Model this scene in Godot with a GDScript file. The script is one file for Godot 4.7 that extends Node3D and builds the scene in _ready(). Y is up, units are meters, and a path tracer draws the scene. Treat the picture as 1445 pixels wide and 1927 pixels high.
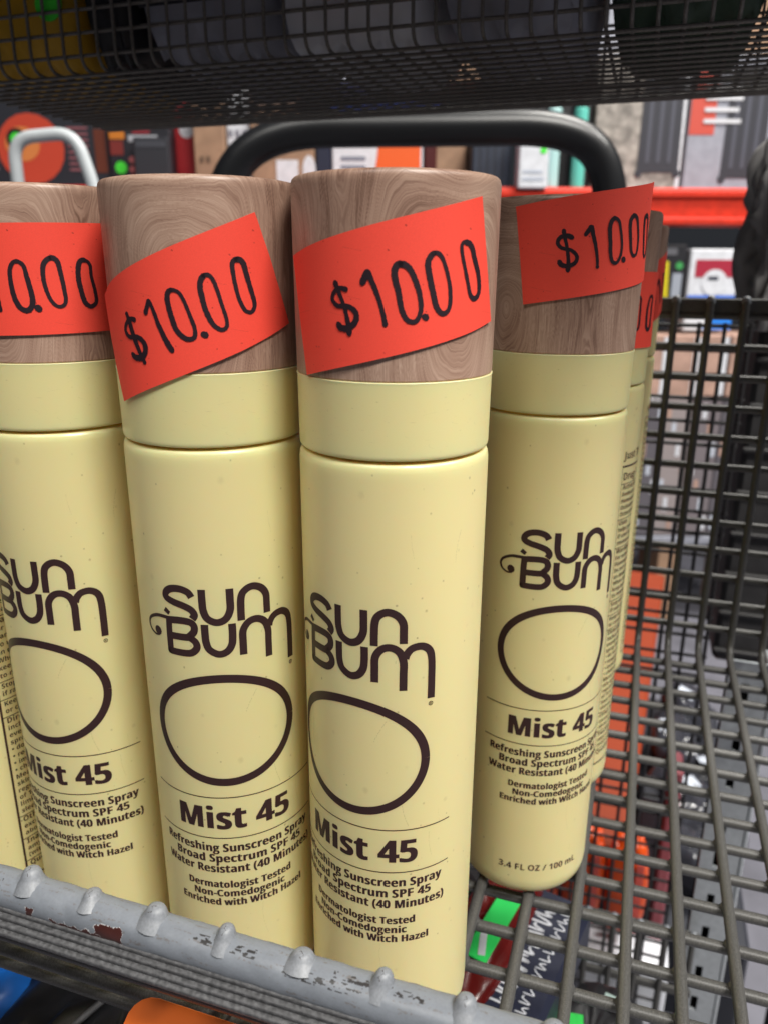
extends Node3D
# A wire display cart with yellow spray bottles, seen close up. Lengths below are in bottle radii (one radius = S metres).
const S := 0.018
const EYE := 0.95            # height of the lens above the floor, metres
const TURN := 18.2           # the cart stands turned by this angle, degrees
const HB := 10.017           # bottle height
const RV := 4.78            # the front rail: depth, height and radius
const RH := -5.985
const RR := 0.188
const BASE := -9.217         # height of the shelf wires' tops, measured from the lens

var rng := RandomNumberGenerator.new()
var M := {}
var used := {}
var cart_frame := Transform3D()

# ------------------------------------------------------------------ helpers
func numbered(called: String) -> String:
	var n: int = used.get(called, 0)
	used[called] = n + 1
	return called if n == 0 else "%s_%03d" % [called, n]

func tag(o: Node3D, label: String, category: String, group := "") -> void:
	o.set_meta("label", label)
	o.set_meta("category", category)
	if group: o.set_meta("group", group)

func thing(called: String, label: String, category: String, at := Vector3.ZERO, turn := 0.0, group := "") -> Node3D:
	var o := Node3D.new()
	o.name = numbered(called)
	add_child(o)
	o.position = at
	o.rotation.y = turn
	tag(o, label, category, group)
	return o

func part(called: String, mesh: Mesh, mat: Material, parent: Node3D, at := Vector3.ZERO) -> MeshInstance3D:
	var o := MeshInstance3D.new()
	o.name = called
	o.mesh = mesh
	o.material_override = mat
	o.position = at
	parent.add_child(o, true)
	return o

func struct(called: String, mesh: Mesh, mat: Material, at := Vector3.ZERO) -> MeshInstance3D:
	var o := part(numbered(called), mesh, mat, self, at)
	o.set_meta("kind", "structure")
	return o

func W(x: float, y: float, z: float) -> Vector3:
	return Vector3(x * S, EYE + y * S, z * S)

func C(u: float, v: float, h: float) -> Vector3:      # a place in the cart's own frame: along, away from the lens, up
	return cart_frame * Vector3(u * S, h * S, -v * S)

func L(u: float, v: float, h: float) -> Vector3:      # the same, local to a node that has the cart's frame
	return Vector3(u * S, h * S, -v * S)

func col(r: float, g: float, b: float) -> Color:
	return Color(r / 255.0, g / 255.0, b / 255.0)

func plain(c: Color, rough := 0.6, metal := 0.0, spec := 0.5) -> StandardMaterial3D:
	var m := StandardMaterial3D.new()
	m.albedo_color = c
	m.roughness = rough
	m.metallic = metal
	m.metallic_specular = spec
	return m

func noise_tex(size: int, freq: float, lo: Color, hi: Color, sd: int, octaves := 4) -> NoiseTexture2D:
	var n := FastNoiseLite.new()
	n.seed = sd
	n.frequency = freq
	n.fractal_octaves = octaves
	var g := Gradient.new()
	g.set_color(0, lo)
	g.set_color(1, hi)
	var t := NoiseTexture2D.new()
	t.width = size
	t.height = size
	t.seamless = true
	t.noise = n
	t.color_ramp = g
	return t

func textured(c: Color, lo: float, hi: float, scale: float, rough: float, sd: int, freq := 0.03, metal := 0.0) -> StandardMaterial3D:
	var m := plain(c, rough, metal)
	m.albedo_texture = noise_tex(256, freq, Color(lo, lo, lo), Color(hi, hi, hi), sd)
	m.uv1_triplanar = true
	m.uv1_world_triplanar = true
	m.uv1_scale = Vector3.ONE * scale
	return m

func commit(st: SurfaceTool) -> ArrayMesh:
	return st.commit()

func begin() -> SurfaceTool:
	var st := SurfaceTool.new()
	st.begin(Mesh.PRIMITIVE_TRIANGLES)
	return st

func tri(st: SurfaceTool, a: Vector3, b: Vector3, c: Vector3, n: Vector3) -> void:
	if (b - a).cross(c - a).dot(n) > 0.0:    # front faces run clockwise
		var k := b
		b = c
		c = k
	st.set_normal(n)
	st.add_vertex(a)
	st.set_normal(n)
	st.add_vertex(b)
	st.set_normal(n)
	st.add_vertex(c)

func quad(st: SurfaceTool, a: Vector3, b: Vector3, c: Vector3, d: Vector3, n: Vector3) -> void:
	tri(st, a, b, c, n)
	tri(st, a, c, d, n)

# a round bar through points; smooth normals, closed ends
func tube(st: SurfaceTool, pts: PackedVector3Array, r: float, sides := 8, radii := PackedFloat32Array()) -> void:
	var rings := []
	var nrm := []
	var last := Vector3.ZERO
	for i in pts.size():
		var t: Vector3 = (pts[mini(i + 1, pts.size() - 1)] - pts[maxi(i - 1, 0)]).normalized()
		var a := last
		if i == 0:
			a = Vector3.UP if absf(t.y) < 0.9 else Vector3.RIGHT
		a = (a - t * a.dot(t)).normalized()
		last = a
		var b := t.cross(a)
		var ring := []
		var nn := []
		var rr: float = radii[i] if radii.size() else r
		for k in sides:
			var th := TAU * k / sides
			var n := a * cos(th) + b * sin(th)
			nn.append(n)
			ring.append(pts[i] + n * rr)
		rings.append(ring)
		nrm.append(nn)
	for i in pts.size() - 1:
		for k in sides:
			var k2 := (k + 1) % sides
			_v4(st, rings[i][k], rings[i][k2], rings[i + 1][k2], rings[i + 1][k], nrm[i][k], nrm[i][k2], nrm[i + 1][k2], nrm[i + 1][k])
	for e in [0, pts.size() - 1]:
		var t2: Vector3 = (pts[0] - pts[1]).normalized() if e == 0 else (pts[e] - pts[e - 1]).normalized()
		for k in sides:
			tri(st, pts[e], rings[e][k], rings[e][(k + 1) % sides], t2)

func _v4(st: SurfaceTool, a: Vector3, b: Vector3, c: Vector3, d: Vector3, na: Vector3, nb: Vector3, nc: Vector3, nd: Vector3) -> void:
	var f := (b - a).cross(c - a)
	if f.length_squared() < 1e-20:
		f = (c - a).cross(d - a)
	var q := [[a, na], [b, nb], [c, nc], [a, na], [c, nc], [d, nd]]
	if f.dot(na + nb + nc + nd) > 0.0:
		q = [[a, na], [c, nc], [b, nb], [a, na], [d, nd], [c, nc]]
	for p in q:
		st.set_normal(p[1])
		st.add_vertex(p[0])

func tube_mesh(pts: PackedVector3Array, r: float, sides := 8) -> ArrayMesh:
	var st := begin()
	tube(st, pts, r, sides)
	return st.commit()

# a path whose corners are rounded
func rounded(path: Array, r: float, steps := 5) -> PackedVector3Array:
	var out := PackedVector3Array()
	for i in path.size():
		if i == 0 or i == path.size() - 1:
			out.append(path[i])
			continue
		var p: Vector3 = path[i]
		var a: Vector3 = path[i - 1]
		var b: Vector3 = path[i + 1]
		var ra := minf(r, p.distance_to(a) * 0.49)
		var rb := minf(r, p.distance_to(b) * 0.49)
		var pa := p + (a - p).normalized() * ra
		var pb := p + (b - p).normalized() * rb
		for k in steps + 1:
			var t := float(k) / steps
			out.append(pa.lerp(p, t).lerp(p.lerp(pb, t), t))
	return out

# profile of [radius, height] turned about y; uv.x runs round, uv.y up
func lathe(profile: Array, seg: int, vlo := 0.0, vhi := 1.0) -> ArrayMesh:
	var st := begin()
	var n := profile.size()
	var nr := []
	for i in n:
		var a: Array = profile[maxi(i - 1, 0)]
		var b: Array = profile[mini(i + 1, n - 1)]
		nr.append(Vector2(b[1] - a[1], a[0] - b[0]).normalized())
	var ylo: float = profile[0][1]
	var yhi: float = profile[n - 1][1]
	for i in n - 1:
		for k in seg:
			var q := []
			for c in [[i, k], [i + 1, k], [i + 1, k + 1], [i, k + 1]]:
				var th: float = TAU * c[1] / seg
				var p: Array = profile[c[0]]
				var m: Vector2 = nr[c[0]]
				q.append([Vector3(sin(th) * p[0], p[1], cos(th) * p[0]) * S, Vector3(sin(th) * m.x, m.y, cos(th) * m.x), Vector2(float(c[1]) / seg, vlo + (vhi - vlo) * (p[1] - ylo) / maxf(yhi - ylo, 1e-6))])
			for j in [0, 1, 2, 0, 2, 3]:
				st.set_normal(q[j][1])
				st.set_uv(q[j][2])
				st.add_vertex(q[j][0])
	return st.commit()

# a box with chamfered edges, centred in x and z, standing on y = 0 (metres)
func crate(w: float, h: float, d: float, b := 0.002) -> ArrayMesh:
	var key := "crate %f %f %f %f" % [w, h, d, b]
	if M.has(key): return M[key]
	var st := begin()
	var x := w / 2
	var z := d / 2
	b = minf(b, minf(w, minf(h, d)) * 0.3)
	var ax := [Vector3(x, 0, 0), Vector3(0, h / 2, 0), Vector3(0, 0, z)]
	var mid := Vector3(0, h / 2, 0)
	for i in 3:
		for s: float in [-1.0, 1.0]:
			var n: Vector3 = ax[i].normalized() * s
			var e: Vector3 = ax[(i + 1) % 3]
			var g: Vector3 = ax[(i + 2) % 3]
			var e1: Vector3 = e - e.normalized() * b
			var g1: Vector3 = g - g.normalized() * b
			var c: Vector3 = mid + ax[i] * s
			quad(st, c - e1 - g1, c + e1 - g1, c + e1 + g1, c - e1 + g1, n)
	for i in 3:      # edges along axis i
		var e: Vector3 = ax[(i + 1) % 3]
		var g: Vector3 = ax[(i + 2) % 3]
		var l: Vector3 = ax[i] - ax[i].normalized() * b
		for s: float in [-1.0, 1.0]:
			for t: float in [-1.0, 1.0]:
				var p: Vector3 = mid + e * s + (g - g.normalized() * b) * t
				var q: Vector3 = mid + (e - e.normalized() * b) * s + g * t
				quad(st, p - l, p + l, q + l, q - l, (e.normalized() * s + g.normalized() * t).normalized())
	for s: float in [-1.0, 1.0]:
		for t: float in [-1.0, 1.0]:
			for u: float in [-1.0, 1.0]:
				var o: Array[Vector3] = [ax[0] * s, ax[1] * t, ax[2] * u]
				var k: Array[Vector3] = [o[0].normalized() * b, o[1].normalized() * b, o[2].normalized() * b]
				tri(st, mid + o[0] + o[1] - k[1] + o[2] - k[2], mid + o[0] - k[0] + o[1] + o[2] - k[2], mid + o[0] - k[0] + o[1] - k[1] + o[2], (k[0] + k[1] + k[2]).normalized())
	var m := st.commit()
	M[key] = m
	return m

# flat outline (x, y in metres) with thickness d towards -z; front at z = 0
func slab(outline: PackedVector2Array, d: float) -> ArrayMesh:
	var st := begin()
	var idx := Geometry2D.triangulate_polygon(outline)
	for i in range(0, idx.size(), 3):
		var p := [outline[idx[i]], outline[idx[i + 1]], outline[idx[i + 2]]]
		tri(st, Vector3(p[0].x, p[0].y, 0), Vector3(p[1].x, p[1].y, 0), Vector3(p[2].x, p[2].y, 0), Vector3(0, 0, 1))
		tri(st, Vector3(p[0].x, p[0].y, -d), Vector3(p[1].x, p[1].y, -d), Vector3(p[2].x, p[2].y, -d), Vector3(0, 0, -1))
	var turn := -1.0 if Geometry2D.is_polygon_clockwise(outline) else 1.0
	for i in outline.size():
		var a := outline[i]
		var b := outline[(i + 1) % outline.size()]
		var n := Vector3((b - a).y, -(b - a).x, 0).normalized() * turn
		quad(st, Vector3(a.x, a.y, 0), Vector3(b.x, b.y, 0), Vector3(b.x, b.y, -d), Vector3(a.x, a.y, -d), n)
	return st.commit()

func rect(x0: float, y0: float, x1: float, y1: float) -> PackedVector2Array:
	return PackedVector2Array([Vector2(x0, y0), Vector2(x1, y0), Vector2(x1, y1), Vector2(x0, y1)])

func disc(cx: float, cy: float, rx: float, ry: float, n := 20) -> PackedVector2Array:
	var o := PackedVector2Array()
	for i in n:
		o.append(Vector2(cx + rx * cos(TAU * i / n), cy + ry * sin(TAU * i / n)))
	return o

# ------------------------------------------------------------------ flat print that follows a round surface
func curve(pts: Array, closed := false, per := 6) -> PackedVector2Array:
	var o := PackedVector2Array()
	var n := pts.size()
	for i in (n - 1):
		var p0 := Vector2(pts[maxi(i - 1, 0)][0], pts[maxi(i - 1, 0)][1])
		if closed and i == 0: p0 = Vector2(pts[n - 2][0], pts[n - 2][1])
		var p1 := Vector2(pts[i][0], pts[i][1])
		var p2 := Vector2(pts[i + 1][0], pts[i + 1][1])
		var p3 := Vector2(pts[mini(i + 2, n - 1)][0], pts[mini(i + 2, n - 1)][1])
		if closed and i == n - 2: p3 = Vector2(pts[1][0], pts[1][1])
		for k in per:
			var t := float(k) / per
			o.append(p1.cubic_interpolate(p2, p0, p3, t))
	o.append(Vector2(pts[n - 1][0], pts[n - 1][1]))
	return o

# a brush line of the given width as triangles in the plane; round ends; rough edge
func stroke(out: PackedVector2Array, line: PackedVector2Array, w: float, rough := 0.0, round_ends := true, w_end := -1.0, press := 0.0) -> void:
	var beat := rng.randf_range(0.0, 6.0) if press > 0.0 else 0.0
	var n := line.size()
	var left := PackedVector2Array()
	var right := PackedVector2Array()
	for i in n:
		var t := (line[mini(i + 1, n - 1)] - line[maxi(i - 1, 0)]).normalized()
		var m := Vector2(-t.y, t.x)
		var ww := w if w_end < 0.0 else lerpf(w, w_end, float(i) / maxf(n - 1, 1))
		ww *= 1.0 + press * sin(beat + 5.0 * i / maxf(n - 1, 1))
		var j := 1.0 + rough * rng.randf_range(-1, 1)
		var k := 1.0 + rough * rng.randf_range(-1, 1)
		left.append(line[i] + m * ww * 0.5 * j)
		right.append(line[i] - m * ww * 0.5 * k)
	for i in n - 1:
		out.append_array([left[i], right[i], right[i + 1], left[i], right[i + 1], left[i + 1]])
	if round_ends:
		for e in [0, n - 1]:
			var r := (w if e == 0 or w_end < 0.0 else w_end) * 0.5
			for k in 10:
				out.append_array([line[e], line[e] + Vector2.from_angle(TAU * k / 10) * r, line[e] + Vector2.from_angle(TAU * (k + 1) / 10) * r])

func words(out: PackedVector2Array, text: String, x0: float, x1: float, base: float, cap: float, font: Font, free_width := false) -> void:
	var t := TextMesh.new()
	t.font = font
	t.text = text
	t.font_size = 64
	t.pixel_size = 0.01
	t.depth = 0.0
	t.curve_step = 3.0
	t.horizontal_alignment = HORIZONTAL_ALIGNMENT_LEFT
	t.vertical_alignment = VERTICAL_ALIGNMENT_BOTTOM
	var a := t.get_mesh_arrays()
	var v: PackedVector3Array = a[Mesh.ARRAY_VERTEX]
	var ix: PackedInt32Array = a[Mesh.ARRAY_INDEX] if a[Mesh.ARRAY_INDEX] != null else PackedInt32Array()
	if ix.is_empty():
		for i in v.size(): ix.append(i)
	if v.is_empty(): return
	var lo := v[0].x
	var hi := v[0].x
	for p in v:
		lo = minf(lo, p.x)
		hi = maxf(hi, p.x)
	if not M.has("cap height"):
		var h := TextMesh.new()
		h.font = font
		h.text = "H"
		h.font_size = 64
		h.pixel_size = 0.01
		h.depth = 0.0
		h.horizontal_alignment = HORIZONTAL_ALIGNMENT_LEFT
		h.vertical_alignment = VERTICAL_ALIGNMENT_BOTTOM
		var hv: PackedVector3Array = h.get_mesh_arrays()[Mesh.ARRAY_VERTEX]
		var b := hv[0].y
		var c := hv[0].y
		for p in hv:
			b = minf(b, p.y)
			c = maxf(c, p.y)
		M["cap height"] = Vector2(b, c)
	var ch: Vector2 = M["cap height"]
	var ky := cap / (ch.y - ch.x)
	var kx := (x1 - x0) / (hi - lo)
	if free_width: kx = minf(ky * 1.05, kx)
	for i in ix:
		out.append(Vector2(x0 + (v[i].x - lo) * kx, base + (v[i].y - ch.x) * ky))

# wraps plane triangles (x = arc in radii at angle x/1, y = height) round a cylinder of radius r; mid is the angle of x = 0; past flat_at the sheet leaves the cylinder along its tangent
func bend(flat: PackedVector2Array, r: float, mid: float, longest := 0.09, flat_at := 99.0) -> ArrayMesh:
	var st := begin()
	var todo := []
	for i in range(0, flat.size(), 3):
		todo.append([flat[i], flat[i + 1], flat[i + 2]])
	while todo.size():
		var t: Array = todo.pop_back()
		var d: Array[float] = [absf(t[0].x - t[1].x), absf(t[1].x - t[2].x), absf(t[2].x - t[0].x)]
		var k := 0
		if d[1] > d[k]: k = 1
		if d[2] > d[k]: k = 2
		if d[k] > longest:
			var a: Vector2 = t[k]
			var b: Vector2 = t[(k + 1) % 3]
			var c: Vector2 = t[(k + 2) % 3]
			var m := (a + b) * 0.5
			todo.append([a, m, c])
			todo.append([m, b, c])
			continue
		var q := []
		for p: Vector2 in t:
			var th := mid + minf(p.x, flat_at)
			var over := maxf(p.x - flat_at, 0.0)
			var n := Vector3(sin(th), 0, cos(th))
			var away := Vector3(cos(th), 0, -sin(th))
			var lift := sticker_lift(p)
			q.append([(n * (r + lift) + away * over) * S + Vector3(0, p.y * S, 0), n])
		var f: Vector3 = (q[1][0] - q[0][0]).cross(q[2][0] - q[0][0])
		var order := [0, 1, 2] if f.dot(q[0][1]) < 0.0 else [0, 2, 1]
		for j in order:
			st.set_normal(q[j][1])
			st.add_vertex(q[j][0])
	return st.commit()

# ------------------------------------------------------------------ computed pictures of materials
func wood_picture() -> ImageTexture:
	var w := 1024
	var h := 300
	var im := Image.create(w, h, false, Image.FORMAT_RGB8)
	var warp := FastNoiseLite.new()
	warp.seed = 5
	warp.frequency = 1.0
	warp.fractal_octaves = 3
	var fine := FastNoiseLite.new()
	fine.seed = 9
	fine.frequency = 1.0
	fine.fractal_octaves = 2
	var knots := [[0.7, 0.95], [2.9, 0.80], [4.9, 0.55]]
	var light := Vector3(0.76, 0.645, 0.57)
	var mid := Vector3(0.645, 0.52, 0.45)
	var dark := Vector3(0.46, 0.345, 0.29)
	for x in w:
		var a := TAU * x / w
		var rx := cos(a) * 1.0
		var rz := sin(a) * 1.0
		for y in h:
			var hy := 1.82 * y / h
			var sum := 0.0
			for i in knots.size():
				var dx := wrapf(a - knots[i][0], -PI, PI)
				var dy: float = (hy - knots[i][1]) * (0.9 if hy > knots[i][1] else 0.42) * exp(-dx * dx / 0.62)
				sum += exp(-sqrt(dx * dx + dy * dy + 0.003) * 6.5)
			var d := -log(sum + 1e-6) / 6.5
			d += 0.035 * warp.get_noise_3d(rx * 1.3, rz * 1.3, hy * 0.8) + 0.010 * warp.get_noise_3d(rx * 7.0, rz * 7.0, hy * 2.0 + 9.0)
			var band := 0.5 + 0.5 * sin(d * 26.0 + 3.0 * warp.get_noise_1d(d * 5.0))
			var fibre := fine.get_noise_2d(d * 60.0 + rx * 1.5, hy * 0.9 + rz * 1.2)
			var hair := fine.get_noise_2d(d * 170.0 + rz * 3.0, hy * 1.8 + rx * 2.0 + 50.0)
			var broad := warp.get_noise_3d(rx * 0.9 + 4.0, rz * 0.9, hy * 0.5)
			var t := clampf(0.54 + 0.17 * (band - 0.5) + 0.30 * fibre + 0.32 * hair + 0.34 * broad, 0.0, 1.0)
			var c := dark.lerp(mid, t * 2.0) if t < 0.5 else mid.lerp(light, t * 2.0 - 1.0)
			im.set_pixel(x, y, Color(c.x, c.y, c.z))
	return ImageTexture.create_from_image(im)

func scuff_picture() -> ImageTexture:
	var n := 1024
	var im := Image.create(n, n, false, Image.FORMAT_RGB8)
	im.fill(Color(1, 1, 1))
	for i in 260:      # specks and rubbed spots of grime
		var x := rng.randi_range(8, n - 9)
		var y := rng.randi_range(8, n - 9)
		var r := rng.randf_range(0.8, 2.4) if i % 9 else rng.randf_range(2.5, 6.0)
		var s := rng.randf_range(0.05, 0.38) if i % 9 else rng.randf_range(0.02, 0.07)
		var tall := rng.randf_range(0.7, 1.6)
		for dx in range(-8, 9):
			for dy in range(-8, 9):
				var e := sqrt(dx * dx + dy * dy * tall) / r
				if e < 1.3:
					var k := s * clampf(1.3 - e, 0.0, 1.0) * rng.randf_range(0.5, 1.2)
					var c := im.get_pixel(x + dx, y + dy)
					im.set_pixel(x + dx, y + dy, Color(c.r * (1 - k), c.g * (1 - k * 1.1), c.b * (1 - k * 1.2)))
	for i in 46:      # fine rubbed scratches, some pale, some dirty
		var x := rng.randi_range(20, n - 90)
		var y := rng.randi_range(20, n - 120)
		var dx := rng.randf_range(-0.5, 0.5)
		var tone := rng.randf_range(0.86, 0.97)
		for k in rng.randi_range(8, 70):
			if rng.randf() < 0.7:
				var px := x + int(dx * k + 0.004 * k * k)
				var c := im.get_pixel(px, y + k)
				im.set_pixel(px, y + k, Color(c.r * tone, c.g * tone, c.b * tone * 0.98))
	return ImageTexture.create_from_image(im)

func paint_picture() -> ImageTexture:      # chipped grey paint of the rail: x along (u -10 .. 3), y round the rod
	var w := 2048
	var h := 160
	var im := Image.create(w, h, false, Image.FORMAT_RGB8)
	var n := FastNoiseLite.new()
	n.seed = 21
	n.frequency = 1.0
	n.fractal_octaves = 4
	for x in w:
		var u := -10.0 + 13.0 * x / w
		for y in h:
			var a := float(y) / h      # 0 top, grows towards the lens
			var b := 0.5 + 0.5 * n.get_noise_2d(u * 3.0, a * 5.0)
			var f := n.get_noise_2d(u * 22.0, a * 34.0)
			var c := Color(0.475, 0.495, 0.525) * (0.93 + 0.09 * b + 0.04 * f)
			var grime := n.get_noise_2d(u * 2.2 + 40.0, a * 20.0) + 0.55 * f
			if grime > 0.42:
				c = c.lerp(Color(0.38, 0.36, 0.35), clampf((grime - 0.42) * 2.6, 0.0, 0.7))
			# rubbed black marks in broken lines
			for m in [[-3.35, -2.72, 0.055], [-2.45, -1.72, 0.10], [-2.0, -1.2, 0.02], [-6.3, -5.5, 0.08]]:
				if u > m[0] and u < m[1] and absf(a - m[2]) < 0.035 and n.get_noise_2d(u * 7.0 + 7.0, a * 26.0) > 0.16:
					c = Color(0.19, 0.185, 0.19)
			# flaked paint: bare rust with its own ragged outline
			for m in [[-4.36, -4.06, 0.235, 0.075], [-4.86, -4.30, 0.285, 0.028], [-5.16, -5.08, 0.25, 0.04]]:
				if u > m[0] - 0.1 and u < m[1] + 0.1:
					var e: float = maxf(maxf(m[0] - u, u - m[1]) * 1.1, absf(a - m[2]) - m[3]) + 0.035 * n.get_noise_2d(u * 9.0 + 90.0, a * 14.0)
					if e < 0.0: c = Color(0.235, 0.115, 0.10) * (0.85 + 0.5 * b)
					elif e < 0.006: c = Color(0.76, 0.77, 0.78)
			im.set_pixel(x, y, c)
	return ImageTexture.create_from_image(im)

func speck_picture() -> ImageTexture:      # paper with fine tooth, ink specks and a few rubbed streaks
	var n := 512
	var im := Image.create(n, n, false, Image.FORMAT_RGB8)
	for x in n:
		for y in n:
			var k := rng.randf_range(0.955, 1.0)
			im.set_pixel(x, y, Color(k, k, k))
	for i in 60:
		var x := rng.randi_range(3, n - 4)
		var y := rng.randi_range(3, n - 4)
		var d := rng.randf_range(0.45, 0.85)
		for p in [[0, 0], [1, 0], [0, 1], [1, 1]] + ([[2, 1], [1, 2], [2, 2]] if i % 3 == 0 else []):
			im.set_pixel(x + p[0], y + p[1], Color(d, d * 0.8, d * 0.85))
	for i in 14:
		var x := rng.randi_range(20, n - 80)
		var y := rng.randi_range(20, n - 40)
		for k in rng.randi_range(12, 46):
			var c := im.get_pixel(x + k, y + int(k * 0.2))
			im.set_pixel(x + k, y + int(k * 0.2), c * rng.randf_range(0.82, 0.97))
	return ImageTexture.create_from_image(im)

# ------------------------------------------------------------------ the bottle
var wave: FastNoiseLite      # while a sticker is being bent: its waviness and place
var wave_mid := Vector2.ZERO
var wave_x := Vector2.RIGHT
func sticker_lift(p: Vector2) -> float:
	if wave == null: return 0.0
	var a := absf((p - wave_mid).dot(wave_x)) / 1.06
	var b := absf((p - wave_mid).dot(wave_x.orthogonal())) / 0.562
	return 0.010 * maxf(wave.get_noise_2d(p.x, p.y * 1.4) + 0.1, 0.0) + 0.024 * pow(maxf(a - 0.80, 0.0) * 5.0, 2.0) * (0.25 + 0.75 * b * b) * (0.35 + 0.65 * maxf(wave.get_noise_2d(p.x * 0.7 + 9.0, p.y * 0.7), 0.0))

var bottle_meshes := {}
func build_bottle_meshes() -> void:
	var body := [[0.0, 0.0], [0.80, 0.0], [0.87, 0.015], [0.93, 0.05], [0.97, 0.11], [0.99, 0.19], [1.0, 0.30], [1.0, 7.26], [0.999, 7.33], [0.992, 7.375], [0.978, 7.405], [0.955, 7.42], [0.93, 7.425], [0.90, 7.425]]
	bottle_meshes.body = lathe(body, 96)
	bottle_meshes.neck = lathe([[0.925, 7.40], [0.925, 7.50]], 64)
	bottle_meshes.collar = lathe([[0.90, 7.452], [0.965, 7.452], [0.982, 7.458], [0.990, 7.475], [0.992, 7.50], [0.998, 8.17], [1.003, 8.185], [1.003, 8.197], [0.95, 8.199]], 96)
	var cap := [[0.96, 8.20], [0.992, 8.203], [0.998, 8.215], [1.012, 9.91], [1.010, 9.955], [1.0, 9.99], [0.98, 10.01], [0.95, 10.017], [0.0, 10.017]]
	bottle_meshes.cap = lathe(cap, 96)

	var bold := SystemFont.new()
	bold.font_names = PackedStringArray(["Droid Sans"])
	bold.font_weight = 700
	var logo := PackedVector2Array()
	var w := 0.083
	for line in [
		[[-0.260, 5.818], [-0.302, 5.876], [-0.397, 5.905], [-0.503, 5.893], [-0.571, 5.845], [-0.577, 5.785], [-0.500, 5.746], [-0.370, 5.712], [-0.277, 5.671], [-0.242, 5.611], [-0.270, 5.562]],
		[[-0.146, 5.912], [-0.146, 5.782], [-0.140, 5.671], [-0.102, 5.574], [-0.004, 5.525], [0.092, 5.559], [0.146, 5.658], [0.152, 5.782], [0.152, 5.912]],
		[[0.261, 5.523], [0.262, 5.656], [0.268, 5.774], [0.291, 5.846], [0.352, 5.895], [0.425, 5.903], [0.506, 5.860], [0.555, 5.780], [0.560, 5.675], [0.560, 5.555]],
		[[-0.563, 5.510], [-0.569, 5.380], [-0.570, 5.140]],
		[[-0.563, 5.516], [-0.429, 5.530], [-0.309, 5.524], [-0.258, 5.484], [-0.260, 5.413], [-0.315, 5.350]],
		[[-0.558, 5.330], [-0.388, 5.333], [-0.317, 5.337]],
		[[-0.317, 5.337], [-0.252, 5.286], [-0.241, 5.215], [-0.303, 5.152], [-0.404, 5.138], [-0.570, 5.140]],
		[[-0.138, 5.500], [-0.138, 5.405], [-0.133, 5.292], [-0.100, 5.199], [-0.002, 5.142], [0.089, 5.168], [0.144, 5.248], [0.158, 5.361], [0.158, 5.500]],
		[[0.266, 5.107], [0.267, 5.258], [0.274, 5.400], [0.339, 5.492], [0.434, 5.512], [0.523, 5.457], [0.562, 5.345], [0.563, 5.213], [0.562, 5.015]],
		[[0.579, 5.383], [0.598, 5.440], [0.655, 5.500], [0.757, 5.512], [0.838, 5.454], [0.866, 5.340], [0.870, 5.100], [0.868, 4.889]],
	]:
		stroke(logo, curve(line), w, 0.0, line.size() < 8)
	stroke(logo, PackedVector2Array([Vector2(-0.61, 5.635), Vector2(-0.55, 5.592)]), 0.06, 0.0, false, 0.05)
	stroke(logo, curve([[-0.499, 5.530], [-0.640, 5.537], [-0.755, 5.525], [-0.866, 5.469], [-0.904, 5.398], [-0.876, 5.325], [-0.798, 5.285], [-0.735, 5.293]]), 0.045, 0.0, true, 0.022)
	stroke(logo, PackedVector2Array([Vector2(-0.748, 5.345), Vector2(-0.742, 5.338)]), 0.105)
	var ring := []
	for i in 25: ring.append([0.867 + 0.022 * cos(TAU * i / 24), 4.826 + 0.022 * sin(TAU * i / 24)])
	stroke(logo, curve(ring, true, 2), 0.008, 0.0, false)
	words(logo, "R", 0.857, 0.878, 4.814, 0.024, bold)
	# plain oval emblem ring
	var oval := []
	for i in 49:
		var a := TAU * i / 48
		oval.append([-0.006 + 0.828 * cos(a), 4.165 + 0.685 * sin(a) * (1.0 if sin(a) < 0.0 else 0.98)])
	stroke(logo, curve(oval, true, 3), 0.10, 0.0, false)
	for y in [3.265, 2.692]:
		stroke(logo, PackedVector2Array([Vector2(-1.03, y), Vector2(1.16, y)]), 0.013, 0.0, false)
	for o: float in [-0.009, 0.009]:
		words(logo, "Mist 45", -0.640 + o, 0.743 + o, 2.832, 0.300, bold)
	for o: float in [-0.0035, 0.0035]: words(logo, "Refreshing Sunscreen Spray", -0.915 + o, 1.066 + o, 2.497, 0.112, bold)
	for o: float in [-0.0035, 0.0035]: words(logo, "Broad Spectrum SPF 45", -0.755 + o, 0.923 + o, 2.343, 0.112, bold)
	for o: float in [-0.0035, 0.0035]: words(logo, "Water Resistant (40 Minutes)", -0.927 + o, 1.105 + o, 2.190, 0.112, bold)
	for o: float in [-0.0035, 0.0035]: words(logo, "Dermatologist Tested", -0.594 + o, 0.733 + o, 1.962, 0.098, bold)
	for o: float in [-0.0035, 0.0035]: words(logo, "Non-Comedogenic", -0.523 + o, 0.635 + o, 1.828, 0.098, bold)
	for o: float in [-0.0035, 0.0035]: words(logo, "Enriched with Witch Hazel", -0.712 + o, 0.903 + o, 1.695, 0.098, bold)
	words(logo, "3.4 FL OZ / 100 mL", -0.669, 0.592, 0.500, 0.105, bold)
	bottle_meshes.print = bend(logo, 1.0022, 0.0)

	var back := PackedVector2Array()
	var x0 := 1.88
	var x1 := 4.36
	for e in [[x0, 6.15, x0, 0.55], [x1, 6.15, x1, 0.55]]:
		stroke(back, PackedVector2Array([Vector2(e[0], e[1]), Vector2(e[2], e[3])]), 0.030, 0.0, false)
	for y in [6.15, 0.55]:
		stroke(back, PackedVector2Array([Vector2(x0, y), Vector2(x1, y)]), 0.030, 0.0, false)
	words(back, "Just The Facts", x0 + 0.02, x1 - 0.2, 6.27, 0.125, bold, true)
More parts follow.
